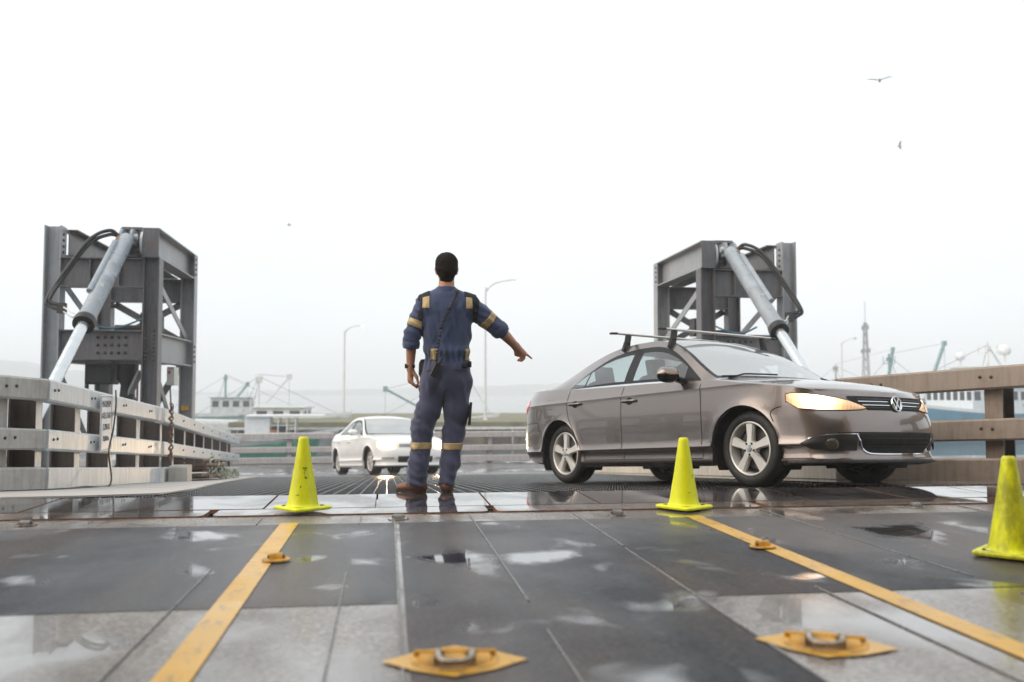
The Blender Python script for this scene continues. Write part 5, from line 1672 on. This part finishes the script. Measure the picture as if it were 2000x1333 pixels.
# --- coverall
cov = [
    cp((.03, .0, 1.405), (.225, .0, 1.405), .092, .092, .05, (1, .86, .92)),
    cp((.125, .0, 1.36), (.128, .0, 1.18), .185, .172, .06, (1, .66, 1)),
    cp((.128, .0, 1.18), (.133, .0, 1.05), .168, .150, .05, (1, .68, 1)),
    cp((.133, .0, 1.05), (.130, -.004, .97), .151, .158, .04, (1, .72, 1)),
    cp((.130, -.006, .97), (.126, -.008, .87), .162, .162, .05, (1, .76, 1)),
    cp((.058, -.040, .91), (.052, -.036, .86), .075, .075, .06), cp((.198, -.040, .91), (.204, -.036, .86), .075, .075, .06),
    cp((.124, -.005, 1.50), (.124, -.008, 1.475), .074, .086, .03, (1, .95, 1)),
    # legs
    cp((.038, .0, .83), (-.008, .01, .62), .098, .088, .04, (1, 1, 1)), cp((-.008, .01, .62), LKN, .088, .080, .03),
    cp(LKN, (-.080, .0, .22), .079, .075, .03), cp((-.080, .0, .22), (-.096, -.005, .075), .075, .076, .02, (1, 1.2, 1)),
    cp((.216, .0, .83), (.206, .012, .62), .098, .090, .04), cp((.206, .012, .62), RKN, .089, .077, .03),
    cp(RKN, (.158, .01, .22), .078, .070, .03), cp((.158, .01, .22), (.136, -.002, .075), .069, .066, .02, (1, 1.2, 1)),
    # sleeves, rolled above the elbow / at the elbow
    cp((-.028, .0, 1.405), (-.085, -.01, 1.29), .080, .068, .04), cp((-.085, -.01, 1.29), (-.128, -.02, 1.185), .066, .060, .02), cp((-.128, -.02, 1.185), (-.137, -.005, 1.10), .059, .055, .012),
    cp((-.134, -.012, 1.145), (-.138, -.002, 1.092), .060, .057, .004),
    cp((.305, .0, 1.405), (.415, .02, 1.325), .082, .072, .05), cp((.415, .02, 1.325), (.515, .048, 1.243), .070, .064, .02), cp((.505, .045, 1.25), (.548, .058, 1.216), .066, .063, .004)]
cov += [cp((-.140, .004, 1.050), (-.141, .010, 1.00), .058, .058, .006, op='sub'), cp((.575, .085, 1.195), (.62, .14, 1.15), .064, .075, .006, op='sub'), cp((-.13, -.05, .018), (-.07, .05, .018), .05, .05, .004, (2.2, 2.2, 1), op='sub'), cp((.11, -.05, .018), (.17, .05, .018), .05, .05, .004, (2.2, 2.2, 1), op='sub')]
g, lo_ = sdf_field(cov, H_, (-.27, -.25, .02), (.70, .25, 1.60))
v, f = surf_nets(g, lo_, H_)
v = relax(v, f, 2, .5)
n = vnormals(v, f)
x, y, z = v.T
def ridge(p, seed): return 1 - np.abs(vnoise(p, seed)) * 2
torso = sstep(.98, 1.04, z) * (1 - sstep(1.36, 1.46, z)) * (x > -.065) * (x < .32)
arms = ((x < -.065) | (x > .33)).astype(float)
legs = 1 - sstep(.82, .92, z)
disp = torso * (.0125 * vnoise(np.stack([x * 26 + z * 3, y * 9, z * 4.5], 1), 1) + .0045 * vnoise(np.stack([x * 55 + z * 9, y * 20, z * 14], 1), 12) + .006 * ridge(np.stack([x * 14 - z * 7, y * 6, z * 5], 1), 2))
waist = np.exp(-((z - 1.01) / .05) ** 2) * (np.abs(x - .13) < .2)
disp += waist * (.008 * np.sin(x * 170 + 3 * vnoise(v * 9, 3)) - .010)
disp += waist * 0 + np.exp(-((z - 1.055) / .03) ** 2) * (np.abs(x - .13) < .2) * .010
disp += legs * (.0105 * ridge(np.stack([x * 13 + z * 3.0, y * 9, z * 3.2 - x * 4], 1), 4) - .003 + .003 * vnoise(np.stack([x * 24, y * 22, z * 10], 1), 6))
hem = np.exp(-np.maximum(z - .08, 0) / .11) * legs
disp += hem * .004 * np.sin((z + .5 * x) * 80 + 3 * vnoise(np.stack([x * 11, y * 11, z * 4], 1), 7))
knee = np.exp(-((z - .50) / .10) ** 2) * legs
disp += knee * .0028 * np.sin((z + x * .9) * 60 + 2 * vnoise(v * 8, 8))
seat_ = np.exp(-((z - .79) / .09) ** 2)
disp += seat_ * .0055 * ridge(np.stack([(x - .13) * 9 + np.abs(x - .13) * -6, y * 5, z * 12 + np.abs(x - .13) * 22], 1), 9)
disp += arms * (.006 * ridge(np.stack([x * 16 + z * 9, y * 12, z * 16], 1), 10) + .003 * np.sin((z * .8 + x * .4) * 120 + 3 * vnoise(v * 10, 11)))
v2 = v + n * disp[:, None]
v2 = relax(v2, f, 1, .25)
cv = np_mesh('coverall', v2, f, M['cloth'], PM)
n2 = vnormals(v2, f)
cen = v2[f].mean(1); cn = n2[f].mean(1)
def shell(name, mask, m, off=.0035, side_face=None):
    ff = f[mask]
    if len(ff) == 0: return None
    used, inv = np.unique(ff, return_inverse=True)
    ff = inv.reshape(-1, 4)
    vo = v2[used] + n2[used] * off
    vi = v2[used] - n2[used] * .001
    nv = len(used)
    e = {}
    for q in ff:
        for k in range(4):
            a, b = int(q[k]), int(q[(k + 1) % 4])
            if (b, a) in e: del e[(b, a)]
            else: e[(a, b)] = 1
    rim = [(a, b, b + nv, a + nv) for a, b in e]
    fs = [tuple(q) for q in ff.tolist()] + [(r_[1], r_[0], r_[3], r_[2]) for r_ in rim]
    me = bpy.data.meshes.new(name); me.from_pydata(np.concatenate([vo, vi]).tolist(), [], fs)
    for p in me.polygons: p.use_smooth = True
    return link(name, me, m, cv)
cx_, cy_, cz_ = cen.T
def along(a, b):
    a = np.array(a); b = np.array(b); d = b - a; L = np.linalg.norm(d); return (cen - a) @ (d / L), L
kz = cz_ + .02 * (cx_ - .06)
shell('knee_band', (cx_ < .062) & (cz_ > .325) & (cz_ < .375), M['tape'])
shell('knee_band', (cx_ >= .062) & (cz_ > .322) & (cz_ < .372), M['tape'])
ta, L_ = along((-.085, -.01, 1.29), (-.128, -.02, 1.185))
shell('sleeve_band', (cx_ < -.058) & (ta > .010) & (ta < .062), M['tape'])
ta, L_ = along((.415, .02, 1.325), (.515, .048, 1.243))
shell('sleeve_band', (cx_ > .36) & (ta > .010) & (ta < .064), M['tape'])
back = cn[:, 1] < -.25
shell('shoulder_patch', back & (cx_ > -.052) & (cx_ < -.001) & (cz_ > 1.372) & (cz_ < 1.478), M['tape'])
shell('shoulder_patch', back & (cx_ > .272) & (cx_ < .318) & (cz_ > 1.372) & (cz_ < 1.478), M['tape'])
shell('waist_patch', back & (cx_ > .008) & (cx_ < .060) & (cz_ > .992) & (cz_ < 1.072), M['tape'])
shell('waist_patch', back & (cx_ > .268) & (cx_ < .304) & (cz_ > .992) & (cz_ < 1.072), M['tape'])
# dark stretch gussets behind the arms and dark shoulder yoke edge
shell('gusset', (cn[:, 1] < .35) & (cx_ < -.052) & (cx_ > -.088 + (cz_ - 1.30) * .18) & (cz_ > 1.27) & (cz_ < 1.47), M['cloth_dark'], .0025)
shell('gusset', (cn[:, 1] < .35) & (cx_ > .320 + (1.42 - cz_) * .02) & (cx_ < .358 + (cz_ - 1.30) * .10) & (cz_ > 1.17) & (cz_ < 1.47), M['cloth_dark'], .0025)
shell('epaulette', (cn[:, 2] > .55) & (cx_ < .0) & (cx_ > -.085) & (cz_ > 1.40), M['cloth_dark'], .0045)
shell('epaulette', (cn[:, 2] > .55) & (cx_ > .262) & (cx_ < .350) & (cz_ > 1.40), M['cloth_dark'], .0045)
# collar, cuffs, belt seam
b = MB()
rows = []
for z_, r_ in ((1.478, .086), (1.515, .076), (1.532, .072), (1.530, .066), (1.500, .066)):
    rows.append([(.125 + r_ * math.cos(t), -.010 + r_ * .98 * math.sin(t), z_ + .012 * math.sin(t) * -1) for t in np.linspace(0, 2 * math.pi, 28, endpoint=False)])
b.grid(rows, True); b.build('collar', M['cloth'], cv, 60)
for (a, bb, r0, r1) in (((-.1345, -.011, 1.135), (-.1375, -.003, 1.080), .0635, .0605), ((.512, .047, 1.244), (.556, .062, 1.210), .070, .067)):
    b = MB(); a_, b_ = V(a), V(bb); ax = b_ - a_; L0 = ax.length
    b.lathe([(r0 - .006, 0), (r0, .004), (r0 + .001, L0 * .5), (r1, L0 - .003), (r1 - .005, L0 + .001), (r1 - .016, L0 - .004)], a_, axis=ax, n=26)
    for i, q in enumerate(b.v):
        w_ = .0035 * math.sin(i * 1.9) ; b.v[i] = (q[0] + w_, q[1], q[2] + w_ * .6)
    b.build('rolled_cuff', M['cloth'], cv, 60)
# thigh pocket with dark flap on the right leg, dark holster pieces on both hips
b = MB(); b.beam((.312, -.03, .675), (.300, -.03, .505), .085, .018, up=(1, 0, 0), ch=.006); b.build('thigh_pouch', M['cloth_dark'], cv, 30)
b = MB(); b.lathe([(0, -.075), (.020, -.07), (.034, -.04), (.036, .04), (.024, .07), (0, .075)], (-.045, .02, .925), axis=(.05, 0, 1), n=16); b.build('hip_pouch', M['cloth_dark'], cv, 60)
b = MB(); b.box((.292, -.105, .958), (.040, .03, .045), ch=.010); b.box((.262, -.122, .948), (.034, .028, .040), ch=.010); b.tube([(.265, -.13, .935), (.29, -.125, .975)], .013, 8); b.build('belt_gloves', M['cloth_dark'], cv, 40)
# hip pocket seams on the seat
for sx in (-1, 1):
    b = MB(); b.tube([(.130 + sx * .055, -.152, .915), (.130 + sx * .15, -.128, .905)], .003, 5); b.build('pocket_seam', M['cloth_dark'], cv)
# watch
b = MB(); b.lathe([(.0335, -.012), (.036, -.011), (.036, .011), (.0335, .012)], (LW[0], LW[1] - .003, LW[2] + .012), axis=(.04, -.2, 1), n=24)
w_ = b.build('wristwatch', M['black'], PM, 60)
MB().box((LW[0] - .034, LW[1] - .004, LW[2] + .012), (.014, .036, .034), ch=.006).build('watch_case', M['trim'], w_, 40)
# boots
for (bx, rz, sc) in (((-.098, .02), R(62), 1.0), ((.136, .045), R(-4), 1.0)):
    hh = .006
    pr = [cp((0, -.055, .045), (0, .0, .05), .040, .042, .02), cp((0, .0, .05), (0, .13, .030), .043, .032, .03, (1, 1, .95)), cp((0, -.03, .05), (0, -.035, .14), .044, .047, .03), cp((0, -.03, -.045), (0, .13, -.045), .05, .05, .004, op='sub')]
    g, lo_ = sdf_field(pr, hh, (-.09, -.16, -.02), (.09, .22, .21))
    bv, bf = surf_nets(g, lo_, hh); bv = relax(bv, bf, 1, .4)
    bt = np_mesh('boot', bv, bf, M['boot'], PM)
    bt.location = (bx[0], bx[1] - .02, .006); bt.rotation_euler = (0, 0, rz)
    b = MB(); pts = []
    for t in np.linspace(0, 2 * math.pi, 28, endpoint=False):
        pts.append((.046 * math.cos(t) * (1 + .1 * math.sin(t)), .04 + .128 * math.sin(t)))
    b.poly(pts, -.002, .016); b.build('sole', M['sole'], bt, 40)
PMR = R(-2.5)
def pw(x, y, z):
    return (.300 + x * math.cos(PMR) - y * math.sin(PMR), 6.955 + x * math.sin(PMR) + y * math.cos(PMR), z - .006)
# two-way radio in the hip pocket with its coiled cord over the shoulder
rad = empty('handheld_radio', pw(.055, -.160, .90), R(-2.5), 'black two-way radio in the man\'s back pocket, coiled cord over his shoulder', 'radio')
b = MB(); b.beam((-.035, 0, -.035), (.012, -.006, .062), .046, .030, up=(0, 1, 0), ch=.008); rb = b.build('radio_body', M['plastic'], rad, 40)
MB().tube([(.014, -.004, .06), (.078, .004, .165)], .0065, 8, rr=[.008, .0045]).build('antenna', M['black'], rb, 60)
MB().tube([(-.004, -.005, .056), (-.012, -.005, .075)], .008, 8).build('knob', M['brass'], rb, 60)
b = MB(); b.beam((-.05, .0, .048), (.05, .0, .052), .012, .008); b.build('radio_clip', M['brass'], rb)
path = bez([(-.005, -.008, .05), (.000, -.012, .14), (.020, -.012, .25), (.045, -.002, .36), (.085, .010, .45), (.118, .030, .52), (.148, .062, .590), (.155, .11, .612), (.150, .15, .59)], 160)
coil = []
for i, p in enumerate(path):
    t_ = i / len(path)
    rr_ = .0105 if .12 < t_ else .002
    coil.append(p + V(math.cos(i * 1.25) * rr_, math.sin(i * 1.25) * rr_ * .6 - .008, math.sin(i * 1.25) * rr_ * .3))
MB().tube(coil, .0052, 5).build('coiled_cord', M['black'], rad, 60)
# ------------------------------------------------------------------ far pier
pier = empty('pier', (2, 66, -1.4), 0, 'long timber faced pier with mossy top behind the white car', 'pier')
M['moss'] = simple('mossy_concrete', (.15, .145, .085), .85, 0, .35, .8, 0, 60, 'World')
M['pierwall'] = simple('pier_boards', (.20, .155, .105), .8, 0, .45, .6, 0, 60, 'World')
MB().poly([(-11, 66.0), (40, 63.0), (40, 92), (-11, 92)], -.35 - .25, -.05).build('pier_deck', M['moss'], pier)
pw_ = bpy.data.objects['pier_deck']; pw_.location = (-2, -66, .05)
for i in range(26):
    x = -10.6 + i * 1.95; y = 66.0 - (x + 11) * 3 / 51
    MB().tube([(x - 2, y - 66.1, -.3), (x - 2, y - 66.1, -4)], .20, 10).build('pile', M['wood'], pier, 60)
    if i < 25:
        b = MB(); b.beam((x - 2 + .22, y - 66 + .25, -1.3), (x - 2 + 1.73, y - 66 + .25 - .1, -1.3), .06, 1.5); b.build('wall_board', M['pierwall'] if i % 3 else M['wood'], pier)
MB().beam((-13, -.25, -.42), (38, -3.25, -.42), .2, .16).build('fender_beam', M['offwhite'], pier)
# mossy bank rising behind the pier deck edge
lamp_dock = MB(); lamp_dock.poly([(30, 93), (90, 93), (90, 98), (30, 98)], -2.0, -1.4)
dk = lamp_dock.build('dock', M['concrete']); tag(dk, 'low far dock carrying the faint lamp on the right', 'dock')

# ------------------------------------------------------------------ boats
def boat(name, loc, rz, L, Bm, hull_m, top_m, free, label, house=None, masts=(), booms=(), dishes=(), group='boats moored in the harbour', bulwark=None, rail=True):
    """x forward, origin on the waterline amidships"""
    r = empty(name, loc, rz, label, 'boat', group)
    n = 14
    rows = []
    for j, (fz, fb) in enumerate(((-.6, .55), (0, .86), (.5, .95), (1, 1.0))):
        row = []
        for sgn in (1, -1):
            seq = range(n + 1) if sgn == 1 else range(n - 1, 0, -1)
            for i in seq:
                t_ = i / n
                w = Bm / 2 * fb * (1 - max(0, (t_ - .45) / .55) ** 2.2) * (.82 + .18 * min(1, t_ / .25))
                sheer = free * (1 + .55 * max(0, t_ - .4) ** 1.6 / .45 + .12 * (1 - t_) ** 3)
                rake = .05 * L * fz * max(0, (t_ - .6) / .4) if fz > 0 else -.03 * L * max(0, (t_ - .6) / .4)
                z = fz * sheer if fz > 0 else fz
                row.append((-L / 2 + L * t_ + rake, sgn * w, z))
        rows.append(row)
    b = MB(); b.grid(rows, True); b.add(rows[-1], [tuple(range(len(rows[-1])))])
    b.build('hull', hull_m, r, 45)
    b = MB(); b.grid([[(p[0], p[1] * 1.01, p[2] - .02) for p in rows[-1]], [(p[0], p[1] * 1.01, p[2] + .22) for p in rows[-1]]], True); b.build('gunwale', bulwark or top_m, r)
    if house:
        for (x, w, l, z0, h_, win) in house:
            hs2 = MB().box((x, 0, z0 + h_ / 2), (l, w, h_), ch=.06).build('wheelhouse', top_m, r)
            MB().box((x, 0, z0 + h_ + .06), (l + .5, w + .4, .10)).build('house_roof', M['offwhite'], hs2)
            for k in range(win):
                xx = x - l / 2 + l * (k + .5) / win
                for s in (1, -1):
                    MB().box((xx, s * (w / 2 + .012), z0 + h_ * .68), (l / win * .62, .03, h_ * .32)).build('window', M['glassdark'], hs2)
            for k in range(max(2, win - 1)):
                yy = -w / 2 + w * (k + .5) / max(2, win - 1)
                for s in (1, -1):
                    MB().box((x + s * (l / 2 + .012), yy, z0 + h_ * .68), (.03, w / max(2, win - 1) * .62, h_ * .32)).build('window', M['glassdark'], hs2)
    tops = []
    for (x, y, z0, z1, rad, m_) in masts:
        mo = MB().tube([(x, y, z0), (x, y, z1)], rad, 8, rr=[rad, rad * .6]).build('mast', m_, r, 60)
        b = MB(); b.beam((x, y - .9, z1 * .88), (x, y + .9, z1 * .88), .07, .07); b.beam((x, y - .9, z1 * .88), (x, y - .9, z1 * .88 + .7), .05, .05); b.beam((x, y + .9, z1 * .88), (x, y + .9, z1 * .88 + .7), .05, .05); b.box((x, y, z1 * .93), (.35, .35, .4)); b.build('crosstree', m_, mo)
        tops.append((x, y, z1))
        for e in ((-L * .45, 0, free), (L * .5, 0, free * 1.4), (x - 1.2, Bm * .45, free), (x - 1.2, -Bm * .45, free)):
            MB().tube([(x, y, z1 * .97), e], .018, 4).build('stay', M['dark'], r)
    for (p, q, rad, m_) in booms:
        MB().tube([p, q], rad, 8).build('boom', m_, r, 60)
        MB().box(q, (.35, .35, .45)).build('boom_block', m_, r)
        if tops: MB().tube([q, tops[0]], .018, 4).build('stay', M['dark'], r)
        MB().tube([q, (q[0], q[1], free)], .014, 4).build('stay', M['dark'], r)
    for (p, rad) in dishes:
        b = MB(); b.lathe([(0, rad), (rad * .7, rad * .7), (rad, 0), (rad * .7, -rad * .6), (0, -rad * .7)], p, n=14); b.lathe([(rad * .2, -rad * .6), (.06, -rad * 2.2)], p, n=8); b.build('radar_dome', M['white'], r, 60)
    return r
# left group
b1 = boat('fishing_boat', (-16.5, 98.2, -3.4), R(4), 15, 4.4, M['teal'], M['offwhite'], 1.6, 'far green fishing boat on the left with dark mast and slanting boom', [(.5, 3, 4, 1.6, 1.9, 4)], [(-.2, 0, 1.6, 5.9, .16, M['teal'])], [((.2, 0, 2.6), (2.0, 0, 4.9), .13, M['teal'])])
b = MB(); b.tube([(.9 + .75 * math.cos(t) * .8, -.8, 2.35 + .75 * math.sin(t)) for t in np.linspace(0, 2 * math.pi, 21)], .10, 8, False); b.build('life_ring', M['orange'], b1, 60)
boat('fishing_boat', (-10.6, 78, -3.4), R(-8), 14, 4.2, M['offwhite'], M['white'], 1.5, 'pale fishing boat in the middle left with thin mast and long boom', [(2.0, 3, 4, 1.5, 1.3, 3)], [(0, 0, 1.5, 5.55, .10, M['offwhite'])], [((.6, 0, 3.2), (2.5, 0, 5.35), .08, M['offwhite'])])
# boat house barge with an open wheelhouse
bh = boat('work_boat', (-7.4, 62.6, -3.4), R(2), 7.5, 3.4, M['grey'], M['offwhite'], 1.0, 'grey work boat with square white cabin left of the cone top', None, [], [])
MB().box((-1.1, 0, 1.75), (1.5, 2.4, 1.5)).build('cabin', M['white'], bh)
for k in range(4):
    MB().beam((-.3 + .55 * k, -1.2, 1.0), (-.3 + .55 * k, -1.2, 2.5), .07, .07).build('cabin_post', M['white'], bh)
    MB().beam((-.3 + .55 * k, 1.2, 1.0), (-.3 + .55 * k, 1.2, 2.5), .07, .07).build('cabin_post', M['white'], bh)
for z_ in (1.45, 1.95): MB().beam((-.3, -1.2, z_), (1.4, -1.2, z_), .05, .05).build('cabin_rail', M['white'], bh)
MB().box((.2, .6, 1.5), (1.0, .2, .9)).build('back_wall', M['glassdark'], bh)
MB().box((-.15, -.5, 1.4), (.5, .4, .5)).build('crate', M['orange'], bh)
MB().box((.7, 0, 2.56), (5.0, 2.9, .10)).build('cabin_roof', M['white'], bh)
# green hulled boat right behind the barrier
boat('fishing_boat', (-7.2, 46.0, -3.4), R(3), 7.0, 2.6, M['green'], M['green'], 1.15, 'small dark green boat seen between the barrier rails on the left', [(-1.5, 1.5, 1.6, 1.0, .7, 2)], [], [])
boat('fishing_boat', (-16.8, 41.5, -3.4), R(12), 7.5, 2.6, M['offwhite'], M['offwhite'], 1.0, 'white skiff with brown trim seen through the far left rail', None, [], [], bulwark=M['wood'])
boat('fishing_boat', (3.0, 76, -3.4), R(-5), 11, 3.6, M['offwhite'], M['white'], 1.4, 'boat behind the pier with a low slanting boom above the white car', None, [(3.2, 0, 1.4, 5.9, .08, M['grey'])], [((.7, 0, 2.2), (-3.3, 0, 4.35), .09, M['teal'])])
# right group
boat('trawler', (46.6, 70.5, -3.4), R(196), 20, 6, M['bluehull'], M['white'], 2.3, 'large white ship with blue bow behind the right guard rail', [(-3.0, 4.6, 8.5, 2.3, 2.2, 8), (-3.5, 3.6, 5.0, 4.6, 1.5, 5)], [(-3.4, 0, 6.0, 8.3, .10, M['offwhite'])], [], [((-5.4, 0, 7.6), .55), ((-.2, 0, 7.0), .42)], bulwark=M['white'])
lt = boat('trawler', (56.5, 103.6, -3.4), R(170), 18, 5, M['grey'], M['offwhite'], 1.8, 'far vessel with tall pale lattice mast above the grey car bonnet', [(-2, 3.4, 5, 1.8, 2.0, 5)], [(3.6, 0, 1.8, 7.4, .10, M['grey'])], [((-2.6, 0, 5.6), (-3.2, 0, 9.2), .2, M['teal'])])
lm = MB()
for s1, s2 in ((1, 1), (1, -1), (-1, 1), (-1, -1)):
    lm.tube([(.45 * s1, .45 * s2, 1.8), (.12 * s1, .12 * s2, 12.4)], .06, 6)
for k in range(10):
    z_ = 2.5 + k; w_ = .45 - .33 * (z_ - 1.8) / 10.6
    lm.beam((-w_, -w_, z_), (w_, w_, z_ + .9), .05, .05); lm.beam((w_, -w_, z_), (-w_, w_, z_ + .9), .05, .05); lm.beam((-w_, w_, z_), (w_, w_, z_), .05, .05)
lm.tube([(0, 0, 12.4), (0, 0, 15.0)], .035, 6)
for z_, w_ in ((9.2, 1.1), (12.0, .7)):
    lm.beam((0, -w_, z_), (0, w_, z_), .07, .07); lm.box((0, -w_, z_ - .2), (.3, .3, .5)); lm.box((0, w_, z_ - .2), (.3, .3, .5))
lm.build('lattice_mast', M['grey'], lt)
boat('fishing_boat', (50.4, 84.2, -3.4), R(185), 14, 4.4, M['teal'], M['offwhite'], 1.6, 'fishing boat on the right with one upright and one slanting teal boom', [(-1, 3, 4, 1.6, 1.8, 4)], [(2.2, 0, 1.6, 7.8, .15, M['teal'])], [((-1.6, 0, 3.2), (-4.0, 0, 8.9), .17, M['teal'])])

# ------------------------------------------------------------------ gulls
def gull(loc, rz, span, up_, label, roll=0):
    r = empty('gull', loc, rz, label, 'gull', 'gulls in the sky')
    b = MB(); b.lathe([(0, -.20), (.035, -.15), (.065, 0), (.05, .12), (.03, .18), (.012, .24), (0, .26)], (0, 0, 0), axis=(0, 1, .1), n=12); b.build('bird_body', M['white'], r, 60)
    for s in (1, -1):
        rows = []
        for t_, c_, z_ in ((.04, .14, .02), (.35, .15, up_ * .55), (.62, .12, up_ * .85), (1, .02, up_)):
            xx = s * t_ * span / 2
            rows.append([(xx, -c_ / 2 - .12 * t_ ** 2, z_), (xx, -.1 * t_ ** 2, z_ + .018), (xx, c_ / 2 - .10 * t_ ** 2, z_), (xx, -.1 * t_ ** 2, z_ - .006)])
        b = MB(); b.grid(rows, True); b.build('wing', M['white'], r, 60)
    r.rotation_euler = (0, roll, rz); r.scale = (.85, .85, .85)
    return r
gull((18.39, 32.26, 12.54), R(150), 1.15, .14, 'gull with spread wings high in the sky at upper right')
gull((30.1, 50.75, 15.39), R(60), 1.1, .05, 'faint small gull in the sky below the larger one', R(20))
gull((-6.51, 60.89, 11.57), R(80), .9, .05, 'small dark bird in the sky left of the man')

# ------------------------------------------------------------------ misty harbour air
hz = MB(); hz.box((0, 400, 17.8), (2900, 2300, 44.4))
ho = hz.build('haze'); ho['kind'] = 'stuff'; ho['label'] = 'pale even harbour mist'
t = NT('mist'); t.t.nodes.remove(t.p)
pv = t.n('VolumePrincipled')
pv.inputs['Color'].default_value = (.97, .985, 1.0, 1)
pv.inputs['Density'].default_value = .0020
t.l(pv.outputs[0], t.out.inputs['Volume'])
ho.data.materials.append(t.m)
